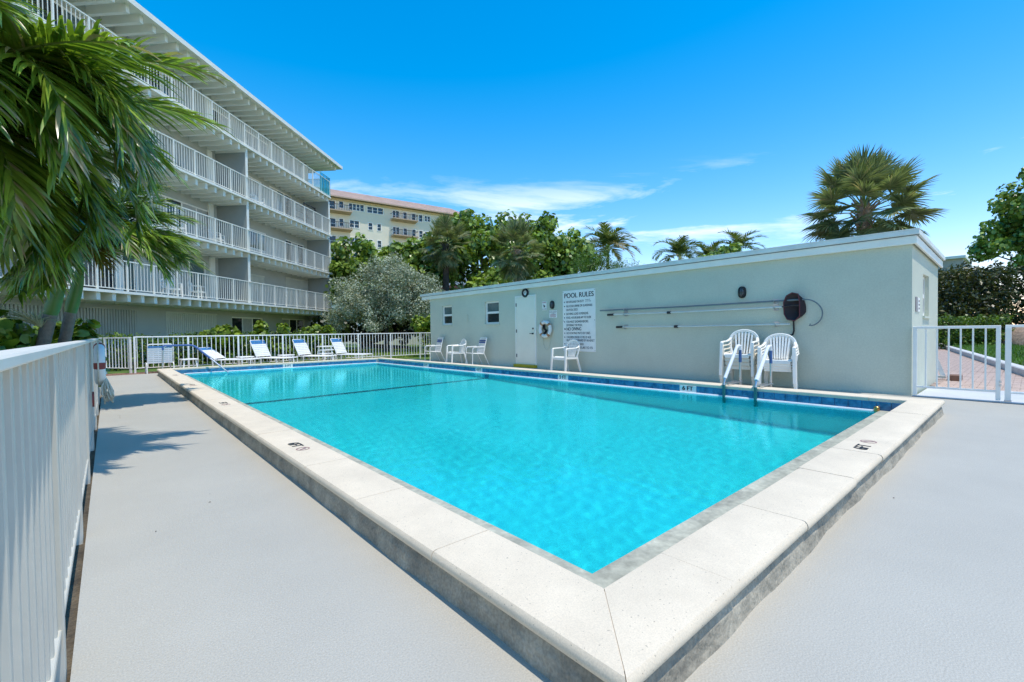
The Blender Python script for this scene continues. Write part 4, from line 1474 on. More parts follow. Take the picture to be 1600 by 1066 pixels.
JS = 0.555
jm = MB()
fbox(jm, -.065, .065, -DEP, -.06, -.33, -.055)
joist_mesh = jm.mesh('joist', 'bld_white')
for fl, z in enumerate(SL):
    s = MB()
    fbox(s, T0, .12, -DEP, 0, z - .05, z)
    slab = s.build('balcony_slab', 'bld_white', apt)
    e = MB()
    fbox(e, T0, .14, .001, .03, z - .07, z + .02)
    e.build('slab_edge', 'bld_white', slab)
    k = 0
    while -.25 - k * JS > T0:
        u = -.25 - k * JS
        put('joist', joist_mesh, slab, F3(u, 0, z))
        k += 1
for t_ in (0.12, -8.49, -17.0):
    for fl in range(4):
        z0 = SL[fl]
        z1 = SL[fl + 1] - .29 if fl < 3 else None
        if fl == 3:
            continue
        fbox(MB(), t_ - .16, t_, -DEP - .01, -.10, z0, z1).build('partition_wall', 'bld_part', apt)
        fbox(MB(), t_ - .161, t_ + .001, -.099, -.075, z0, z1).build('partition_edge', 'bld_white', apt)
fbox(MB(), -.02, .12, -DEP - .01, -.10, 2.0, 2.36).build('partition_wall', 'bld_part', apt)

# roof with exposed rafters
r = MB()
fbox(r, T0, 1.75, -10.3, .12, ROOFZ - .03, ROOFZ + .06)
rf_ = r.build('roof', 'bld_white', apt)
e = MB()
fbox(e, T0, 1.78, .121, .15, ROOFZ - .10, ROOFZ + .10)
fbox(e, 1.751, 1.78, -10.3, .12, ROOFZ - .10, ROOFZ + .10)
e.build('eave_board', 'bld_white', rf_)
jm = MB()
fbox(jm, -.07, .07, -DEP - .3, -.10, -.34, -.032)
raf = jm.mesh('rafter', 'bld_white')
k = 0
while 1.2 - k * JS > T0:
    put('rafter', raf, rf_, F3(1.2 - k * JS, 0, ROOFZ))
    k += 1
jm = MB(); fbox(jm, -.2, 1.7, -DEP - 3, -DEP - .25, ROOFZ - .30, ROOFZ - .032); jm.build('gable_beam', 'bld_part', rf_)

# railings: one per storey, posts, top and bottom rails, balusters
bal_m = MB(); fbox(bal_m, -.0085, .0085, -.055, -.038, .11, 1.06)
bal_mesh = bal_m.mesh('baluster', 'bld_white')
post_m = MB(); fbox(post_m, -.026, .026, -.072, -.022, 0.0, 1.07)
post_mesh = post_m.mesh('railing_post', 'bld_white')
for fl, z in enumerate(SL):
    tr = MB()
    fbox(tr, T0, .10, -.075, -.02, z + 1.065, z + 1.10)
    rail = tr.build('balcony_railing', 'bld_white', apt)
    lo = MB(); fbox(lo, T0, .10, -.06, -.034, z + .085, z + .112); lo.build('lower_rail', 'bld_white', rail)
    k = 0
    far = MB()
    while .05 - k * .137 > -20.5:
        u = .05 - k * .137
        if k % 8 == 0:
            put('railing_post', post_mesh, rail, F3(u, 0, z))
        elif u < -9.2 and u > -19.5:
            put('baluster', bal_mesh, rail, F3(u, 0, z))
        else:
            fbox(far, u - .0085, u + .0085, -.055, -.038, z + .11, z + 1.066)
        k += 1
    tag(far.build('far_balusters', 'bld_white', rail), kind='stuff')
gp = MB()
fbox(gp, -1.25, .10, -.03, -.022, SL[3] + .12, SL[3] + 1.28)
fbox(gp, .092, .10, -DEP, -.03, SL[3] + .12, SL[3] + 1.28)
gpo = gp.build('glass_screen', 'glass_tint', apt)
gf = MB()
for u in (-1.25, -.8, -.35, .085):
    fbox(gf, u, u + .03, -.021, .0, SL[3] + .02, SL[3] + 1.3)
fbox(gf, -1.25, .115, -.02, .001, SL[3] + 1.28, SL[3] + 1.31)
fbox(gf, .084, .115, -DEP, -.021, SL[3] + 1.281, SL[3] + 1.309)
gf.build('screen_frame', 'rail_green', gpo)

# furniture glimpsed on the balconies
for k, (u, fl, lab) in enumerate(((-12.6, 0, 'pale chair on the first balcony nearest the palm'), (-11.2, 0, 'pale round backed chair on the first balcony in front of the dark door'),
                                  (-12.3, 1, 'pale chair on the second balcony nearest the palm'), (-9.9, 1, 'pale chair on the second balcony left of the partition'),
                                  (-6.8, 2, 'white chair on the third balcony right of the partition'))):
    o = copy_tree(c_a)
    tag(o, lab, group='chairs on the balconies')
    p_ = BE + bd_ * u + bn * (-.75)
    place(o, p_.x, p_.y, SL[fl] + .001, apt_rot + R(70 + 40 * (k % 2)))
dk_ = thing('balcony_rack', 'dark metal rack on the third balcony at the right end', 'rack', BE + bd_ * -1.2 + bn * -1.1 + Vector((0, 0, SL[2])), apt_rot)
m = MB()
for x in (-.7, .7):
    for y in (-.3, .3):
        m.bar((x, y, 0), (x, y, 1.75), .05, .05)
m.build('upright', 'iron', dk_)
m = MB()
for z in (.9, 1.3, 1.7):
    m.bar((-.7, -.3, z), (.7, -.3, z), .05, .05); m.bar((-.7, .3, z), (.7, .3, z), .05, .05); m.bar((-.7, -.3, z - .3), (.7, .3, z), .04, .04)
m.build('bars', 'iron', dk_)

# ------------------------------------------------------------------ far yellow apartment block
YB = Vector((29.95, 80.96, 0))
yd = Vector((0.995, -0.0998, 0)); yn = Vector((-.0998, -.995, 0))
yb = thing('yellow_building', 'yellow apartment block with a clay tile roof behind the trees', 'building', YB)


def Y3(t, o, z):
    p = yd * t + yn * o
    return (p.x, p.y, z)


def ybox(m, t0, t1, o0, o1, z0, z1):
    m.add([Y3(t0, o0, z0), Y3(t1, o0, z0), Y3(t1, o1, z0), Y3(t0, o1, z0), Y3(t0, o0, z1), Y3(t1, o0, z1), Y3(t1, o1, z1), Y3(t0, o1, z1)],
          [(3, 2, 1, 0), (4, 5, 6, 7), (0, 1, 5, 4), (1, 2, 6, 5), (2, 3, 7, 6), (3, 0, 4, 7)])
    return m


ywin = []
for row in range(6):
    dz = -3.06 * row
    if row == 0:
        ywin += [(1.15, 1.85, 23.3, 24.4, 1), (2.85, 5.47, 23.2, 24.3, 4), (6.15, 9.05, 23.15, 24.2, 3)]
    else:
        ywin += [(1.15, 1.8, 23.15 + dz, 24.4 + dz, 1), (2.95, 4.55, 23.15 + dz, 24.35 + dz, 2), (6.3, 7.0, 23.1 + dz, 24.3 + dz, 1), (7.95, 8.6, 23.1 + dz, 24.3 + dz, 1)]
    ywin += [(10.95, 12.15, 22.4 + dz, 24.15 + dz, 2), (13.05, 13.7, 22.9 + dz, 24.12 + dz, 1), (14.85, 15.5, 22.8 + dz, 24.1 + dz, 1), (16.25, 16.95, 22.8 + dz, 24.05 + dz, 1), (17.5, 18.6, 23.0 + dz, 24.0 + dz, 2),
             (20.2, 21.2, 22.9 + dz, 24.1 + dz, 2), (22.6, 23.3, 22.9 + dz, 24.1 + dz, 1), (-.6, .45, 22.6 + dz, 24.3 + dz, 1)]
wall_holes(-14, 26, 4, 25.0, [w_[:4] for w_ in ywin], lambda u, z, dd: Y3(u, -dd * 2, z)).build('wall', 'yellow_wall', yb)
ybox(MB(), -14, 26, -14, -.7, 0, 25.0).build('building_core', 'yellow_wall', yb)
for a, b_, c_, d_, n_ in ywin:
    f = MB()
    ybox(f, a - .12, a, -.05, .05, c_ - .1, d_ + .1); ybox(f, b_, b_ + .12, -.05, .05, c_ - .1, d_ + .1)
    ybox(f, a, b_, -.05, .05, d_, d_ + .1); ybox(f, a, b_, -.05, .06, c_ - .1, c_)
    for k in range(1, n_):
        u = a + (b_ - a) * k / n_
        ybox(f, u - .07, u + .07, -.16, -.06, c_, d_)
    ybox(f, a, b_, -.15, -.07, (c_ + d_) / 2 - .03, (c_ + d_) / 2 + .03)
    w_ = f.build('window', 'frame_white', yb)
    ybox(MB(), a, b_, -.20, -.17, c_, d_).build('pane', 'glass_dark', w_)
for row in range(5):
    dz = -3.06 * row
    for a, b_ in ((-1.2, 3.0), (10.5, 15.45)):
        s = MB()
        s.add([Y3(a, 0, 22.15 + dz), Y3(b_, 0, 22.15 + dz), Y3(b_, 1.5, 22.35 + dz), Y3(a, 1.5, 22.35 + dz), Y3(a, 0, 22.55 + dz), Y3(b_, 0, 22.55 + dz), Y3(b_, 1.5, 22.55 + dz), Y3(a, 1.5, 22.55 + dz)],
              [(3, 2, 1, 0), (4, 5, 6, 7), (0, 1, 5, 4), (1, 2, 6, 5), (2, 3, 7, 6), (3, 0, 4, 7)])
        bo = s.build('balcony', 'rust_slab', yb)
        rl = MB()
        ybox(rl, a, b_, 1.42, 1.48, 23.45 + dz, 23.53 + dz)
        for e_ in (a, b_ - .06):
            ybox(rl, e_, e_ + .06, 0, 1.42, 23.45 + dz, 23.53 + dz)
        k = 0
        while a + .05 + k * .28 < b_:
            u = a + .05 + k * .28
            ybox(rl, u, u + .05, 1.43, 1.47, 22.55 + dz, 23.45 + dz)
            k += 1
        rl.build('railing', 'iron', bo)
rr = MB()
rr.add([Y3(-15, 1.0, 25.02), Y3(27, 1.0, 25.02), Y3(27, -7, 28.4), Y3(-15, -7, 28.4), Y3(27, -15, 25.02), Y3(-15, -15, 25.02)], [(0, 1, 2, 3), (3, 2, 4, 5), (0, 3, 5), (1, 4, 2)])
rfo = rr.build('roof', 'clay_roof', yb)
cour = MB()
for k in range(9):
    q0, q1 = k / 9, (k + 1) / 9
    cour.add([Y3(-15, 1.0 - 8 * q0, 25.10 + 3.38 * q0), Y3(27, 1.0 - 8 * q0, 25.10 + 3.38 * q0), Y3(27, 1.0 - 8 * q1, 25.03 + 3.38 * q1), Y3(-15, 1.0 - 8 * q1, 25.03 + 3.38 * q1),
              Y3(-15, 1.0 - 8 * q0, 25.0 + 3.38 * q0), Y3(27, 1.0 - 8 * q0, 25.0 + 3.38 * q0)], [(0, 1, 2, 3), (0, 1, 5, 4)])
cour.build('tile_courses', 'clay_roof', rfo)
ybox(MB(), -15, 27, .8, 1.05, 24.82, 25.0).build('gutter', 'rust_slab', rfo)
ybox(MB(), -14, 26, 0.001, .25, 24.5, 24.8).build('cornice', 'yellow_trim', yb)

# small white house between the trees, white garden walls, far block on the right
h_ = thing('white_house', 'small white house with a dark red eave seen between the trees', 'building', (27.0, 40.4, 0))
hq = Matrix.Rotation(math.atan2(-.66, .75), 4, 'Z')


def hbox(m, x0, x1, y0, y1, z0, z1):
    k = len(m.v); m.box(x0, x1, y0, y1, z0, z1)
    m.v[k:] = [tuple(hq @ Vector(p)) for p in m.v[k:]]
    return m


hbox(MB(), -5, 5, 0, 6, 0, 5.6).build('wall', 'plaster_white', h_)
hbox(MB(), -5.5, 5.5, -.5, 6.5, 5.6, 5.95).build('eave', 'roof_red', h_)
hbox(MB(), -5.5, 5.5, -.5, 6.5, 5.951, 7.3).build('roof', 'house_roof_white', h_)
gwn = thing('garden_wall', 'white garden wall beside the end of the apartment building', 'wall', (15.0, 41.5, 0))
q_ = math.atan2(-2.2, 2.5)
m = MB(); m.bbox(-1.8, 2.4, -.1, .1, 0, 2.75, .02); m.build('panel', 'plaster_white', gwn).rotation_euler = (0, 0, q_)
m = MB(); m.bbox(-2.4, -1.81, -.1, .1, 0, 2.2, .02); m.build('step_panel', 'plaster_white', gwn).rotation_euler = (0, 0, q_)
m = MB(); m.bbox(.45, 2.3, -.16, -.101, .15, 2.6, .02); m.build('gate_leaf', 'frame_white', gwn).rotation_euler = (0, 0, q_)
m = MB(); m.sphere((.75, -.19, 1.5), .06); m.build('knob', 'iron', gwn).rotation_euler = (0, 0, q_)
gw2 = thing('pale_wall', 'pale grey green wall half hidden under the silver leaved tree', 'wall', (20.0, 36.0, 0))
m = MB(); m.bbox(-4, 3, -.1, .1, 0, 3.2, .02); m.build('panel', 'bld_white', gw2).rotation_euler = (0, 0, math.atan2(-.66, .75))
fb = thing('flat_roofed_building', 'beige flat roofed building peeping over the red leaved hedge', 'building', (62.4, 5.2, 0))
m = MB(); m.box(-.5, 6, -.8, 9, 0, 7.55); m.build('wall', 'far_wall', fb)
m = MB(); m.box(-.8, 6.3, -1.0, 9.3, 7.55, 7.8); m.build('roof', 'bld_white', fb)


# ------------------------------------------------------------------ vegetation
def leaf_cloud(n, centers, radii, size, rg, shell=0.55, up=0.35, asp=0.55, kind='diamond', jitter=0.9, droop=0.0):
    """n leaves spread through clumps; returns V, F (one flat face, slightly folded, per leaf)"""
    centers = np.asarray(centers, float); radii = np.asarray(radii, float)
    if radii.ndim == 1:
        radii = np.repeat(radii[:, None], 3, 1)
    wt = (radii[:, 0] * radii[:, 1] + radii[:, 0] * radii[:, 2]); wt /= wt.sum()
    ci = rg.choice(len(centers), n, p=wt)
    d = rg.normal(size=(n, 3)); d /= np.linalg.norm(d, axis=1)[:, None]
    rr = shell + (1.03 - shell) * rg.random(n) ** 0.6
    P = centers[ci] + d * radii[ci] * rr[:, None]
    N = d * 0.8 + rg.normal(size=(n, 3)) * jitter * 0.6 + np.array([0, 0, up])
    N /= np.linalg.norm(N, axis=1)[:, None]
    T = rg.normal(size=(n, 3)); T[:, 2] -= droop
    T -= N * (T * N).sum(1)[:, None]
    T /= np.linalg.norm(T, axis=1)[:, None]
    B = np.cross(N, T)
    s = size * rg.uniform(0.65, 1.3, n)[:, None]
    if kind == 'diamond':
        V = np.stack([P, P + T * s * .45 + B * s * asp * .5 + N * s * .08, P + T * s, P + T * s * .45 - B * s * asp * .5 + N * s * .08], 1)
        k = 4
    else:   # round leaf, six corners
        an = np.arange(6) * math.pi / 3
        V = np.stack([P + T * (s * .5 * math.cos(a)) + B * (s * .5 * math.sin(a)) + N * (s * .10 * abs(math.sin(a))) for a in an], 1)
        k = 6
    return V.reshape(-1, 3), np.arange(n * k).reshape(n, k)


def clumps(main, n, rg, rmin, rmax, keep=lambda p: True):
    """small clump centres over big ellipsoids main = [(cx,cy,cz,rx,ry,rz)]"""
    cs, rs_ = [], []
    vol = np.array([m_[3] * m_[5] for m_ in main]); vol = vol / vol.sum()
    while len(cs) < n:
        m_ = main[rg.choice(len(main), p=vol)]
        d = rg.normal(size=3); d /= np.linalg.norm(d)
        if d[2] < -.55:
            continue
        q = rg.uniform(.55, 1.0)
        p_ = np.array(m_[:3]) + d * np.array(m_[3:6]) * q
        if keep(p_):
            cs.append(p_); rs_.append(rg.uniform(rmin, rmax))
    return np.array(cs), np.array(rs_)


def branches(m, base, tips, r0, rg, split=0.35):
    base = Vector(base)
    for tp in tips:
        tp = Vector(tp)
        mid = base.lerp(tp, .5) + Vector((rg.normal() * .12, rg.normal() * .12, .15)) * (tp - base).length * .5
        m.tube([base, base.lerp(mid, .6), mid, tp], [r0, r0 * .75, r0 * .5, r0 * .15], 7)


def tree(name, label, base, main, nclump, rcl, nleaf, size, leaf, bark='bark_dark', seed=1, kind='diamond', cat='tree', trunk_r=.16, asp=.55, shell=.35, fork=0.25, up=.35, group=None, ntips=14, inner=True):
    rg = np.random.default_rng(seed)
    t = thing(name, label, cat, base, 0, group)
    cs, rs_ = clumps(main, nclump, rg, *rcl)
    V, Fq = leaf_cloud(nleaf, cs, rs_, size, rg, shell=shell, up=up, asp=asp, kind=kind)
    put('crown', fastmesh('crown', V - np.array(base), Fq, leaf), t)
    m = MB()
    b_ = Vector(base)
    fk = Vector((main[0][0], main[0][1], base[2] + (main[0][2] - base[2]) * fork * 2))
    m.tube([b_, b_.lerp(fk, .5) + Vector((.05, .04, 0)), fk], [trunk_r * 1.3, trunk_r, trunk_r * .85], 9)
    tips = cs[rg.choice(len(cs), min(ntips, len(cs)), replace=False)]
    branches(m, fk, tips, trunk_r * .6, rg)
    m.build('trunk', bark, t, True, world=True)
    return t


tree('silver_tree', 'broad silver grey leaved tree in front of the far trees', (12.3, 25.2, -.03),
     [(12.3, 25.2, 3.3, 2.7, 2.3, 2.1), (10.9, 26.3, 2.6, 1.6, 1.5, 1.9), (14.0, 23.9, 2.7, 1.4, 1.4, 1.9), (12.6, 24.7, 4.2, 1.8, 1.6, 1.5), (12.4, 24.6, 2.0, 2.2, 1.4, 1.4), (12.3, 25.1, 3.2, 1.6, 1.4, 1.4)],
     290, (.30, .58), 52000, .13, 'leaf_silver', seed=3, asp=.42, trunk_r=.14, ntips=26, shell=.3)
tree('sea_grape_tree', 'dark green round leaved tree beside the end of the apartment building', (14.2, 33.0, -.03),
     [(14.4, 32.8, 5.3, 3.6, 3.0, 2.6), (16.6, 31.0, 5.7, 2.3, 2.0, 2.1), (18.4, 29.8, 5.8, 1.9, 1.7, 2.2), (12.4, 34.4, 4.4, 2.0, 2, 2.6)], 150, (.45, .8), 11000, .30, 'leaf_grape', seed=4, kind='round', shell=.45, group='broad leaved trees behind the pool house')
tree('sea_grape_tree', 'large round leaved tree left of the middle cabbage palm', (20.6, 27.2, -.03),
     [(20.6, 27.2, 6.4, 3.0, 2.6, 3.3), (19.4, 28.2, 7.6, 2.2, 2.0, 1.9), (22.4, 26.0, 7.4, 2.2, 2.0, 2.3), (21.0, 26.0, 3.6, 3.0, 2.4, 2.2)], 150, (.45, .85), 9500, .30, 'leaf_grape', seed=5, kind='round', shell=.45, group='broad leaved trees behind the pool house')
tree('sea_grape_tree', 'large round leaved tree right of the middle cabbage palm', (26.0, 24.9, -.03),
     [(25.6, 25.2, 7.0, 2.8, 2.4, 2.9), (27.2, 23.6, 6.4, 1.9, 1.8, 2.5), (24.4, 25.6, 6.8, 2.4, 2.0, 2.9), (25.8, 24.5, 3.6, 3.0, 2.6, 2.2)], 140, (.45, .85), 9500, .30, 'leaf_grape', seed=6, kind='round', shell=.45, group='broad leaved trees behind the pool house')
tree('feathery_shrub', 'feathery bright green shrub showing over the pool house roof', (24.4, 18.6, -.03),
     [(23.4, 19.5, 4.0, 1.3, 1.2, 2.2), (24.6, 18.4, 4.1, 1.4, 1.3, 2.2), (25.6, 17.5, 3.8, 1.1, 1.0, 2.0)], 90, (.35, .6), 11000, .26, 'leaf_fine', seed=7, cat='shrub', asp=.12, shell=.2, up=.9)
tree('round_shrub', 'rounded leafy shrub under the far coconut palms', (40.2, 18.0, -.03),
     [(39.4, 18.9, 6.0, 1.6, 1.4, 1.7), (41.0, 17.3, 6.4, 1.6, 1.4, 1.8), (40.2, 18.1, 3, 2.2, 2, 3)], 60, (.4, .7), 4000, .28, 'leaf_grape', seed=8, cat='shrub', kind='round')
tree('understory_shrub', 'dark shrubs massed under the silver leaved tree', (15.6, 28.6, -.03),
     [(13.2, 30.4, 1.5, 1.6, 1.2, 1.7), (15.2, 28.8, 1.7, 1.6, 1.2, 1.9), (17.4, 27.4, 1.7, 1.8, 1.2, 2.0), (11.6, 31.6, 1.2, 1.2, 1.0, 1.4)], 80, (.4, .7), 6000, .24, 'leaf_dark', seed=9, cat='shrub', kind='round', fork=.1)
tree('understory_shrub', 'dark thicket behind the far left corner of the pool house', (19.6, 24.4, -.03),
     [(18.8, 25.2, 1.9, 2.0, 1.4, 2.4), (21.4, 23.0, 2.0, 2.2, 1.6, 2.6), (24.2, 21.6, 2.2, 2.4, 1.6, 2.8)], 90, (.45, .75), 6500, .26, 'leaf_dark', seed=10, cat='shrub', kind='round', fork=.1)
tree('garden_shrub', 'bright green shrub against the far corner of the pool house', (11.2, 18.9, -.03),
     [(11.25, 18.8, .95, .55, .55, .95)], 26, (.2, .32), 1400, .16, 'leaf_shrub', seed=19, cat='shrub', kind='round', trunk_r=.04)
tree('spreading_tree', 'glossy green tree at the right edge of the picture', (42.5, -.2, -.03),
     [(42.4, -.6, 7.2, 3.2, 2.6, 3.2), (42.0, 1.1, 5.9, 2.0, 1.6, 1.6), (43.0, -2.4, 8.4, 2.6, 2.4, 2.6), (42.2, .2, 8.0, 1.8, 1.3, 1.9), (42.3, -1.0, 5.0, 3.0, 1.8, 1.5)], 150, (.4, .75), 15000, .21, 'leaf_grape', seed=11, kind='round', shell=.4)


def hedge(name, label, a, b, w, z0, z1, n, size, leaf, seed, cat='hedge', kind='diamond', asp=.6, rough=.12):
    """clipped hedge along a-b: leaves through a box plus a dark twiggy core"""
    rg = np.random.default_rng(seed)
    a, b = Vector((*a, 0)), Vector((*b, 0))
    d = b - a
    L_ = d.length
    t = thing(name, label, cat, (a + b) / 2, math.atan2(d.y, d.x))
    step = min(w * .5, .4)
    cs, rs_ = [], []
    for i in range(int(L_ / step) + 1):
        for z in np.arange(z0 + .12, z1 - .08, .22):
            for s in (-1, 0, 1):
                if s == 0 and z < z1 - .35:
                    continue
                cs.append((-L_ / 2 + i * step + rg.normal() * .05, s * w * .32 + rg.normal() * .05, z + rg.normal() * rough * .5))
                rs_.append(rg.uniform(.16, .27))
    V, Fq = leaf_cloud(n, cs, rs_, size, rg, shell=.3, up=.4, asp=asp, kind=kind)
    put('foliage', fastmesh('foliage', V, Fq, leaf), t)
    m = MB()
    for i in range(int(L_ / .45) + 1):
        x = -L_ / 2 + i * .45
        for k in range(3):
            m.tube([(x + rg.normal() * .04, rg.normal() * .05, z0 - .02), (x + rg.normal() * .12, rg.normal() * .12, (z0 + z1) / 2), (x + rg.normal() * .2, rg.normal() * w * .25, z1 - .12)], [.02, .014, .006], 5)
    m.build('stem', 'bark_dark', t)
    return t


hedge('clipped_hedge', 'clipped green hedge behind the far white fence, left of the lawn', (-.2, 20.1), (8.4, 22.4), .9, -.03, 1.12, 15000, .10, 'leaf_hedge', 21)
for k, (x, y, w_, h_z, lab) in enumerate(((3.3, 21.0, .85, 1.42, 'sea grape bush rising out of the hedge, leftmost one'), (5.15, 21.4, .85, 1.50, 'sea grape bush rising out of the hedge in front of the dark doors'),
                                         (7.3, 22.2, .95, 1.40, 'sea grape bush at the right end of the hedge'))):
    tree('hedge_bush', lab, (x, y, -.03), [(x, y, h_z - .42, w_, .6, .42), (x, y, .45, w_ * .8, .5, .45)], 30, (.16, .28), 1500, .17, 'leaf_shrub', seed=30 + k, cat='bush', kind='round', trunk_r=.04, group='bushes in the hedge')
for k, (x, y, lab) in enumerate(((-.45, 10.6, 'bright leafy bush behind the left fence under the palm'), (-1.05, 9.3, 'yellow green bush at the left edge behind the fence'), (-.9, 13.5, 'bush behind the left fence beyond the palm trunks'))):
    tree('garden_bush', lab, (x, y, -.03), [(x, y, .88, .38, .75, .42), (x, y, .4, .35, .6, .4)], 26, (.14, .24), 900, .17, 'leaf_shrub', seed=40 + k, cat='bush', kind='round', trunk_r=.03, group='bushes behind the left fence')

# right hand garden: raised lawn, kerb, brick paving, hedges
K0, K1 = Vector((13.0, -.26, 0)), Vector((36.0, 3.75, 0))
kd = (K1 - K0).normalized(); kn = Vector((-kd.y, kd.x, 0))
kb = thing('garden_kerb', 'pale concrete kerb between the brick paving and the lawn', 'kerb', K0)
for k in range(24):
    s0, s1 = k * .98, (k + 1) * .98 - .012
    m = MB().extrude([(-.09, -.05), (.09, -.05), (.09, .13), (.07, .15), (-.09, .15)], kd * s0, kd * s1, kn, (0, 0, 1))
    m.build('kerb_stone', 'kerb', kb)
lw = MB()
pa, pb = K0 - kn * .085, K1 - kn * .085
lw.add([(pa.x, pa.y, .10), (pb.x, pb.y, .16), (60, 4, .3), (60, -30, .3), (13, -30, .1)], [(0, 1, 2, 3, 4)])
struct('side_lawn', lw, 'grass')
rgx = np.random.default_rng(50)


def blades(n, xr, yr, zf, h, name, label, mm='leaf_fine', test=None):
    P = np.stack([rgx.uniform(*xr, n), rgx.uniform(*yr, n)], 1)
    if test is not None:
        P = P[test(P)]
    n = len(P)
    z = np.array([zf(p_) for p_ in P])
    a = rgx.uniform(0, 6.28, n); l = rgx.uniform(.6, 1.3, n) * h
    w_ = h * .16
    dx, dy = np.cos(a), np.sin(a)
    V = np.stack([np.stack([P[:, 0] - dy * w_, P[:, 1] + dx * w_, z], 1), np.stack([P[:, 0] + dy * w_, P[:, 1] - dx * w_, z], 1),
                  np.stack([P[:, 0] + dx * l * .5, P[:, 1] + dy * l * .5, z + l], 1)], 1).reshape(-1, 3)
    o = put(name, fastmesh(name, V, np.arange(3 * n).reshape(n, 3), mm))
    return tag(o, label, 'grass', kind='stuff')


blades(30000, (14, 36), (-4, 3.6), lambda p_: .10 + .06 * (p_[0] - 13) / 23, .10, 'lawn_grass', 'short mown grass of the lawn on the right',
       test=lambda P: ((P[:, 0] - K0.x) * kn.x + (P[:, 1] - K0.y) * kn.y) < -.12)
blades(26000, (4, 20), (18.2, 30), lambda p_: -.035, .08, 'far_lawn_grass', 'mown grass behind the far fence', mm='leaf_shrub')

pv = thing('brick_paving', 'pinkish brick paving beyond the gate', 'paving', (12.0, .6, 0))
base = MB().add([(11.15, -3, -.012), (34, -3, -.012), (34, 9, -.012), (12.6, 9, -.012), (12.6, 1.2, -.012), (11.15, 1.2, -.012)], [(0, 1, 2, 3, 4, 5)])
base.v = [(p_[0] - 12, p_[1] - .6, p_[2]) for p_ in base.v]
base.build('joint_bed', 'sand_joint', pv)
bmesh_ = MB().bbox(-.098, .098, -.048, .048, -.03, 0.0, .006).mesh('brick', 'brick_a')
cand = []
for i in range(60):
    for j in range(-6, 40):
        x = 11.36 + i * .102
        y = -.8 + j * .204 + (.102 if i % 2 else 0)
        if ((x - K0.x) * kn.x + (y - K0.y) * kn.y) < .14 and x > 13:
            continue
        if y > 1.15 and x < 12.6:
            continue
        if y > .125 * x - .15 or y < .012 * x - .35:
            continue
        cand.append((x, y))
cand.sort()
for x, y in cand[:290]:
    put('brick', bmesh_, pv, (x - 12, y - .6, random.uniform(-.004, .001)), (random.uniform(-.01, .01), random.uniform(-.01, .01), R(90)))
rest = MB()
xx = cand[min(290, len(cand) - 1)][0]
i0 = int((xx - 11.36) / .102)
for i in range(i0, 190):
    x = 11.36 + i * .102
    for j in range(-6, 24):
        y = -.8 + j * .204 + (.102 if i % 2 else 0)
        if ((x - K0.x) * kn.x + (y - K0.y) * kn.y) < .14 or y > .14 * x:
            continue
        rest.add([(x - .047 - 12, y - .097 - .6, 0), (x + .047 - 12, y - .097 - .6, 0), (x + .047 - 12, y + .097 - .6, 0), (x - .047 - 12, y + .097 - .6, 0)], [(0, 1, 2, 3)])
tag(rest.build('far_bricks', 'brick_a', pv), kind='stuff')
bord = MB().bbox(-.048, .048, -.098, .098, -.03, 0.002, .006).mesh('border_brick', 'brick_a')
for j in range(24):
    put('border_brick', bord, pv, (11.22 - 12, -1.2 + j * .1 - .6, .001), (0, 0, R(90)))

hedge('low_hedge', 'low clipped hedge across the lawn beyond the gate', (27.6, 4.2), (31.2, .95), .9, .1, 1.55, 6500, .13, 'leaf_hedge', 22)
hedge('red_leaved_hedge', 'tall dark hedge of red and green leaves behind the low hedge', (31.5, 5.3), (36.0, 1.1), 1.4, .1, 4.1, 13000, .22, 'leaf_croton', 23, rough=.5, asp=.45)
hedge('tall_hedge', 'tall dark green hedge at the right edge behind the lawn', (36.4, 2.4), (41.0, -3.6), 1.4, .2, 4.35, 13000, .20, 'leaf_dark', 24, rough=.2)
mu = MB()
mu.sphere((0, 0, 0), 2.2, 1.8, 1.1, 16, 8)
mo = thing('mulch_mound', 'mound of reddish bark mulch on the lawn', 'mound', (31.8, -.6, .1))
mu.build('mound', 'mulch', mo, True)
ps = thing('paver_block', 'reddish block leaning against the pool house corner', 'block', (12.65, 1.0, 0))
MB().bbox(-.15, .15, -.1, .1, 0, .11, .01).build('block', 'brick_dark', ps)
lt = thing('leaning_frame', 'white wooden frame leaning behind the pool house corner', 'frame', (12.7, 1.42, 0))
m = MB(); m.bar((0, -.05, 0), (-.05, .1, .95), .05, .09); m.bar((.1, -.25, 0.02), (-.0, .05, .95), .04, .07); m.bar((0, -.28, .05), (.1, .15, .05), .05, .05); m.build('frame', 'fence_white', lt)
dp = thing('utility_post', 'small dark pipe standing behind the left fence', 'post', (-.35, 16.4, 0))
m = MB(); m.tube(arc([(0, 0, 0), (0, 0, 1.27), (-.07, 0, 1.27)], .05), .025, 8); m.build('pipe', 'iron', dp, True)


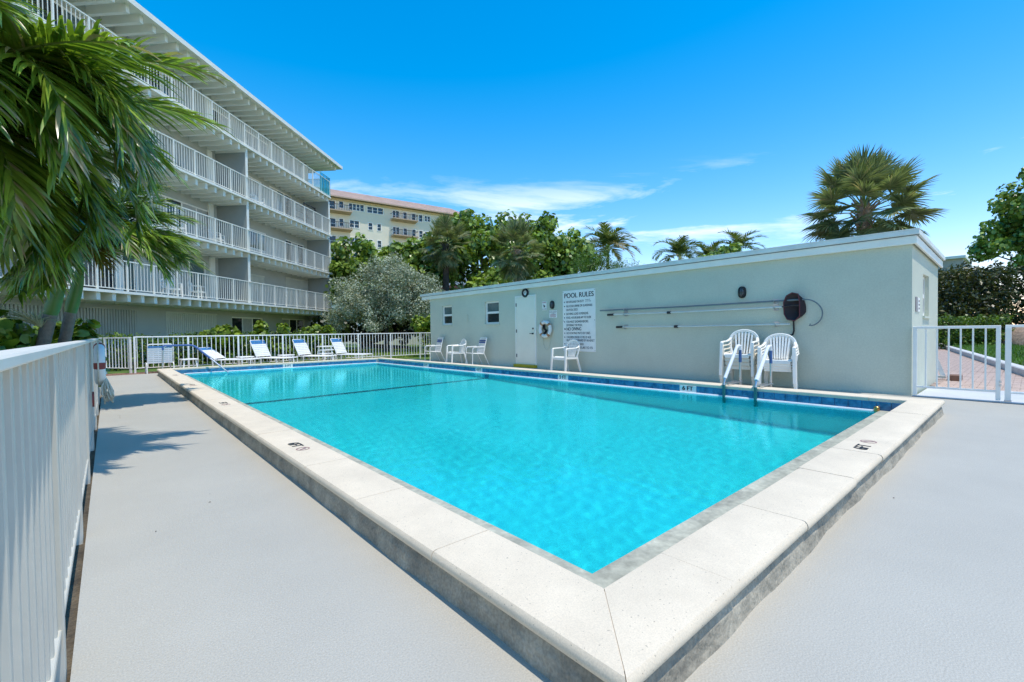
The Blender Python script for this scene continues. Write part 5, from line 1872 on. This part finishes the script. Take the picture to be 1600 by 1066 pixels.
# ---- palms
def frond_mesh(name, L_, nl, ll, up0, droop, leaf, seed, wind=(0, 0, 0), width=.035, hang=.5, curl=0.0, rach=None, bare=.12, planar=False):
    """pinnate frond in local coordinates: starts at the origin going +X with elevation up0, bending down by droop;
    returns (leaf mesh V,F), rachis MB"""
    rg = np.random.default_rng(seed)
    wv = Vector(wind)
    pts, tans = [], []
    n = 22
    p_ = Vector((0, 0, 0))
    for i in range(n + 1):
        q = i / n
        e = up0 - droop * (q ** 1.35)
        yw = curl * q * q
        tv = Vector((math.cos(e) * math.cos(yw), math.cos(e) * math.sin(yw), math.sin(e)))
        tv = (tv + wv * q * .6).normalized()
        pts.append(p_.copy()); tans.append(tv)
        p_ = p_ + tv * (L_ / n)
    V, F = [], []
    for k in range(nl):
        q = bare + (1 - bare) * (k + .5) / nl
        i = min(n - 1, int(q * n)); fr_ = q * n - i
        c_ = pts[i].lerp(pts[i + 1], fr_)
        tv = tans[i].lerp(tans[i + 1], fr_).normalized()
        sd = tv.cross(Vector((0, 0, 1)))
        if sd.length < .2:
            sd = tv.cross(Vector((1, 0, 0)))
        sd.normalize()
        nm_ = sd.cross(tv)
        prof = math.sin(math.pi * min(1, (q * .86 + .14))) ** .55 if q < .97 else .45
        for s in (-1, 1):
            l_ = ll * prof * rg.uniform(.85, 1.1)
            ang = R(62 - 34 * q) + rg.normal() * .08
            d0 = (tv * math.cos(ang) + sd * (s * math.sin(ang)) + nm_ * (rg.normal() * .12 + .22)).normalized()
            w0 = width * (.7 + .5 * prof) * rg.uniform(.8, 1.15)
            seg = 4
            pp = c_.copy(); dv = d0
            fl = (dv.cross(nm_)).normalized()
            tw = rg.normal() * .5
            base_i = len(V)
            for g_ in range(seg + 1):
                u = g_ / seg
                ww = w0 * (1 - u) ** .55 * (.55 + 1.8 * u if u < .25 else 1.0) * .5
                f2 = (fl * math.cos(tw * u) + dv.cross(fl) * math.sin(tw * u))
                V.append(pp + f2 * ww); V.append(pp - f2 * ww)
                dv = (dv + Vector((0, 0, -1)) * hang * .30 * (u + .25) + wv * .35 * (u + .2)).normalized()
                pp = pp + dv * (l_ / seg)
            for g_ in range(seg):
                a = base_i + g_ * 2
                F.append((a, a + 1, a + 3, a + 2))
    rm = MB().tube(pts, [max(.005, .020 * (L_ / 2.2) * (1 - .8 * i / n)) for i in range(n + 1)], 6)
    return np.array([tuple(v_) for v_ in V]), np.array(F), rm


def pinnate_palm(name, label, base, trunk_pts, r0, r1, fronds, leaf='leaf_palm', bark='palm_trunk', shaft=None, cat='palm tree', group=None, brown=None):
    """fronds = list of dicts(az, up, droop, L, ll, nl, seed, wind)"""
    t = thing(name, label, cat, base, 0, group)
    n = len(trunk_pts)
    full = []
    for i in range(n - 1):
        for k in range(10):
            full.append(Vector(trunk_pts[i]).lerp(Vector(trunk_pts[i + 1]), k / 10))
    full.append(Vector(trunk_pts[-1]))
    N = len(full)
    # ring scars: slight swelling every few centimetres
    rad = []
    pts2 = []
    L_ = (full[-1] - full[0]).length
    m_ = max(30, int(L_ / .035))
    for i in range(m_ + 1):
        q = i / m_ * (N - 1)
        a = min(N - 2, int(q))
        pts2.append(full[a].lerp(full[a + 1], q - a))
        rad.append((r0 + (r1 - r0) * i / m_) * (1.035 if i % 3 == 0 else .985))
    MB().tube(pts2, rad, 14).build('trunk', bark, t, True, world=True)
    top = Vector(trunk_pts[-1])
    hub = top
    if shaft:
        sh_ = [Vector(p_) for p_ in shaft[0]]
        MB().tube(sh_, shaft[1], 14).build('crownshaft', 'crownshaft', t, True, world=True)
        hub = sh_[-1]
    for fr_ in fronds:
        br = fr_.get('brown')
        V, F, rm = frond_mesh('frond', fr_['L'], fr_.get('nl', 46), fr_.get('ll', .55), R(fr_['up']), R(fr_['droop']), leaf, fr_['seed'], fr_.get('wind', (0, 0, 0)), fr_.get('width', .035), fr_.get('hang', .5), fr_.get('curl', 0))
        o = fr_.get('off', (0, 0, 0))
        rot = Matrix.Rotation(R(fr_['az']), 4, 'Z')
        lm = fastmesh('frond', V, F, fr_.get('mat', 'leaf_palm_brown' if br else leaf), True)
        fo = put('frond', lm, t, hub - Vector(base) + Vector(o), (0, 0, R(fr_['az'])))
        rm.build('rachis', 'rachis_brown' if br else 'rachis', fo, True)
    return t


def wl(az, w):
    """world wind vector into the frond's own frame"""
    v = Matrix.Rotation(-R(az), 3, 'Z') @ Vector(w)
    return (v.x, v.y, v.z)


WIND = (0.26, -.22, 0)
rp = random.Random(12)
RIGHT = -41
# twin palm with the grey ringed trunks, low crowns behind the fence
fA = []
for k in range(11):
    az = (RIGHT + rp.uniform(-60, 70)) if k % 3 else k * 67 % 360
    fA.append(dict(az=az, up=82 - 44 * (k / 11) + rp.uniform(-6, 6), droop=75 + rp.uniform(0, 45), L=1.65 + rp.uniform(-.1, .3), ll=.58, nl=78, seed=100 + k, wind=wl(az, WIND), width=.034, hang=.95))
fA.append(dict(az=-150, up=50, droop=70, L=1.7, ll=.5, nl=50, seed=121, wind=wl(-150, (0, 0, 0)), width=.045, hang=.8))
fB = []
for k in range(12):
    az = (RIGHT + rp.uniform(-60, 75)) if k % 3 else k * 61 % 360
    fB.append(dict(az=az, up=84 - 52 * (k / 12) + rp.uniform(-6, 6), droop=75 + rp.uniform(0, 50), L=1.65 + rp.uniform(-.1, .3), ll=.58, nl=78, seed=130 + k, wind=wl(az, WIND), width=.034, hang=.95))
fA.append(dict(az=-48, up=18, droop=100, L=1.15, ll=.62, nl=74, seed=151, wind=wl(-48, (.16, -.14, 0)), width=.026, hang=1.25, brown=True, off=(-.22, .15, .42)))
for k, (az, up_, dr_, L_) in enumerate(((-30, 64, 155, 1.8), (-52, 58, 150, 1.75), (-15, 60, 150, 1.8), (-66, 62, 155, 1.8), (-40, 42, 130, 1.6))):
    fB.append(dict(az=az, up=up_, droop=dr_, L=L_, ll=.60, nl=80, seed=152 + k, wind=wl(az, (.14, -.12, 0)), width=.034, hang=1.15))
pinnate_palm('garden_palm', 'wind blown palm with a ringed grey trunk and green crownshaft, the left one of two', (-.88, 9.6, -.03),
             [(-.88, 9.6, -.03), (-.80, 9.58, .6), (-.62, 9.55, 1.47)], 0.088, .078, fA, shaft=([(-.63, 9.55, 1.43), (-.60, 9.54, 1.55), (-.52, 9.52, 1.85), (-.47, 9.5, 2.1)], [.08, .092, .075, .045]), group='palms behind the left fence')
pinnate_palm('garden_palm', 'wind blown palm with a ringed grey trunk and green crownshaft, the right one of two', (-.66, 9.9, -.03),
             [(-.66, 9.9, -.03), (-.58, 9.88, .6), (-.42, 9.86, 1.52)], 0.082, .072, fB, shaft=([(-.43, 9.86, 1.48), (-.40, 9.85, 1.62), (-.33, 9.83, 1.95), (-.29, 9.82, 2.25)], [.074, .086, .07, .042]), group='palms behind the left fence')
# taller palm whose crown fills the upper left
fC = []
for k in range(38):
    q = k / 38
    if k % 4 == 3:
        az = (k * 83) % 360
    else:
        az = RIGHT + rp.uniform(-65, 65)
    fC.append(dict(az=az, up=66 - 88 * q + rp.uniform(-7, 7), droop=105 + rp.uniform(-15, 45), L=1.75 + rp.uniform(-.2, .3), ll=.60, nl=84, seed=160 + k, wind=wl(az, WIND), width=.038, hang=1.05))
for k, (az, up_, dr_, L_) in enumerate(((-32, 34, 50, 2.3), (-52, 26, 44, 2.2), (-12, 30, 50, 2.2), (-70, 40, 56, 2.1), (-42, 50, 150, 2.35), (-30, 46, 155, 2.3), (-54, 44, 150, 2.3), (-20, 42, 150, 2.2), (-36, 54, 160, 2.4))):
    fC.append(dict(az=az, up=up_, droop=dr_, L=L_, ll=.60, nl=78, seed=230 + k, wind=wl(az, (.12, -.10, 0)), width=.036, hang=.9))
pinnate_palm('tall_palm', 'taller wind blown palm whose crown fills the upper left corner', (-1.50, 6.15, -.03),
             [(-1.50, 6.15, -.03), (-1.45, 6.13, 1.2), (-1.33, 6.0, 2.2)], .10, .085, fC, shaft=([(-1.34, 6.01, 2.15), (-1.31, 5.99, 2.3), (-1.23, 5.91, 2.6), (-1.18, 5.85, 2.82)], [.09, .10, .08, .05]), group='palms behind the left fence')
fl_ = thing('flower_stalk', 'pale cream flower spray at the foot of the left palm crownshaft', 'flower spray', (-.72, 9.45, 1.25))
m = MB(); rgf = random.Random(9)
for k in range(70):
    a = rgf.uniform(0, 6.28); e = rgf.uniform(-.2, 1.2); l_ = rgf.uniform(.12, .36)
    m.tube([(0, 0, 0), (-.10 + .5 * l_ * math.cos(a), .5 * l_ * math.sin(a), .12 + .3 * l_ * math.sin(e)), (-.14 + l_ * math.cos(a), l_ * math.sin(a), .14 + l_ * math.sin(e) * .7)], [.006, .005, .004], 4)
m.build('spray', 'flower', fl_)


def coco(label, base, z, seed, rfr=2.6, n=13, lean=(0, 0), dry=2, group='coconut palms far behind the pool house'):
    r_ = random.Random(seed)
    fs_ = []
    for k in range(n):
        az = (k * 137.5 + seed * 20) % 360
        dr = k >= n - dry
        fs_.append(dict(az=az, up=(75 - 75 * k / n), droop=75 + r_.uniform(-10, 25), L=rfr * r_.uniform(.85, 1.1), ll=.95, nl=34, seed=seed * 50 + k, wind=wl(az, (.12, -.35, 0)), width=.085, hang=.55, mat='leaf_coco_dry' if dr else 'leaf_coco', brown=dr))
    b_ = (base[0], base[1], -.03)
    return pinnate_palm('coconut_palm', label, b_, [b_, (base[0] + lean[0] * .4, base[1] + lean[1] * .4, z * .5), (base[0] + lean[0], base[1] + lean[1], z)], .19, .12, fs_, leaf='leaf_coco', bark='bark', group=group)


coco('coconut palm with dry lower fronds just right of the broad leaved trees', (33.0, 24.6), 8.3, 3, 2.9, 22, dry=7)
coco('coconut palm left of three over the middle of the pool house roof', (42.3, 22.9), 8.3, 4, 3.0, 17, dry=1)
coco('smallest coconut palm in the middle over the pool house roof', (49.4, 23.3), 8.8, 5, 2.6, 15, dry=0)
coco('coconut palm rightmost of three, upright fronds blown sideways', (51.8, 21.1), 9.8, 6, 3.0, 14, dry=0)


def fan_leaf(seed, size, nseg=58, spread=R(270), droop=.5):
    """costapalmate fan leaf on a petiole, in local coordinates, petiole along +X"""
    rg = np.random.default_rng(seed)
    V, F = [], []
    pl = size * .95
    R_ = size * .78
    hubp = Vector((pl, 0, 0))
    for k in range(nseg):
        a = -spread / 2 + spread * (k + .5) / nseg
        l_ = R_ * (1.0 - .28 * abs(a) / (spread / 2)) * rg.uniform(.9, 1.08)
        costa = max(0, math.cos(a / 2)) * R_ * .28
        start = hubp + Vector((costa, 0, -costa * costa * .5))
        d_ = Vector((math.cos(a), math.sin(a), .10 + .12 * math.cos(3 * a))).normalized()
        sd = Vector((-math.sin(a), math.cos(a), 0))
        pp = start
        w0 = R_ * .040
        bi = len(V)
        fold = .35 if k % 2 else -.35
        for g_ in range(5):
            u = g_ / 4
            ww = w0 * (.35 + 2.0 * u if u < .3 else (1 - u) ** .8 * 1.25 + .03)
            n_ = Vector((0, 0, fold))
            V.append(pp + (sd + n_).normalized() * ww); V.append(pp - (sd + n_).normalized() * ww)
            d_ = (d_ + Vector((0, 0, -1)) * droop * (u ** 1.6) * .75 + Vector((rg.normal() * .03, rg.normal() * .03, 0))).normalized()
            pp = pp + d_ * (l_ / 4)
        for g_ in range(4):
            i = bi + g_ * 2
            F.append((i, i + 1, i + 3, i + 2))
    return np.array([tuple(v_) for v_ in V]), np.array(F), MB().tube([(0, 0, 0), (pl * .6, 0, .01), (pl + size * .2, 0, -.01)], [size * .022, size * .017, size * .01], 6)


FAN = {}


def fan_palm(label, base, z, size, n, seed, leaf, r_tr=.17, low=-55, bark='sabal_bark', group='cabbage palms'):
    rg = random.Random(seed)
    t = thing('cabbage_palm', label, 'palm tree', (base[0], base[1], -.03), 0, group)
    tr = MB()
    k_ = 26
    tr.tube([(0, 0, z * i / k_) for i in range(k_ + 1)], [r_tr * (1.2 if i == 0 else 1) * (1.06 if i % 2 else .96) for i in range(k_ + 1)], 12)
    tr.build('trunk', bark, t, True)
    bt_ = MB()
    for k in range(26):
        a = k * 2.4; q = rg.uniform(-.7, .05)
        c_, s_ = math.cos(a), math.sin(a)
        bt_.bar((c_ * r_tr * .9, s_ * r_tr * .9, z + q), (c_ * r_tr * 2.0, s_ * r_tr * 2.0, z + q + .22), .09, .03, w2=.03)
    bt_.build('leaf_bases', bark, t)
    if leaf not in FAN:
        FAN[leaf] = []
        for v in range(4):
            V, F, pm = fan_leaf(900 + v, 1.0, droop=(.30, .45, .6, .75)[v])
            FAN[leaf].append((fastmesh('fan_leaf', V, F, leaf, False), pm.mesh('petiole', 'rachis', True)))
    for k in range(n):
        q = (k + .5) / n
        el = R(86 + (low - 86) * q ** .9 + rg.uniform(-7, 7))
        az = k * 2.39996 + rg.uniform(-.2, .2)
        v = min(3, int(q * 4))
        lm, pm = FAN[leaf][v]
        roll = rg.uniform(-.5, .5)
        rot = (Matrix.Rotation(az, 3, 'Z') @ Matrix.Rotation(-el, 3, 'Y') @ Matrix.Rotation(roll, 3, 'X')).to_euler()
        s = size * rg.uniform(.85, 1.1)
        o = put('fan_leaf', lm, t, (0, 0, z + .05 - .35 * q), rot, scale=(s, s, s))
        put('petiole', pm, o)
    return t


fan_palm('cabbage palm with a full round crown behind the right end of the pool house', (17.4, 3.4), 4.75, .95, 52, 1, 'leaf_sabal', .19, low=-52)
fan_palm('cabbage palm in front of the broad leaved trees above the pool house door', (17.55, 19.35), 5.75, .98, 44, 2, 'leaf_sabal', .19, low=-75)
fan_palm('shaded cabbage palm with a dark trunk left of the broad leaved trees', (16.7, 25.4), 6.95, .98, 40, 3, 'leaf_sabal_dark', .2, low=-75, bark='bark_dark')

# fallen leaves on the deck
rl = random.Random(77)
lm_ = MB()
for k in range(22):
    x, y = (rl.uniform(.0, .9), rl.uniform(2.2, 15)) if k < 13 else (rl.uniform(3.0, 9.2), rl.uniform(-1.0, .6))
    a, l_ = rl.uniform(0, 6.28), rl.uniform(.008, .022)
    c_, s_ = math.cos(a), math.sin(a)
    lm_.add([(x, y, .002), (x + c_ * l_ * .5 - s_ * l_ * .22, y + s_ * l_ * .5 + c_ * l_ * .22, .006), (x + c_ * l_, y + s_ * l_, .003), (x + c_ * l_ * .5 + s_ * l_ * .22, y + s_ * l_ * .5 - c_ * l_ * .22, .005)], [(0, 1, 2, 3)])
tag(lm_.build('leaf_litter', 'bark'), 'tiny dry leaves scattered over the grey deck', 'leaves', kind='stuff')
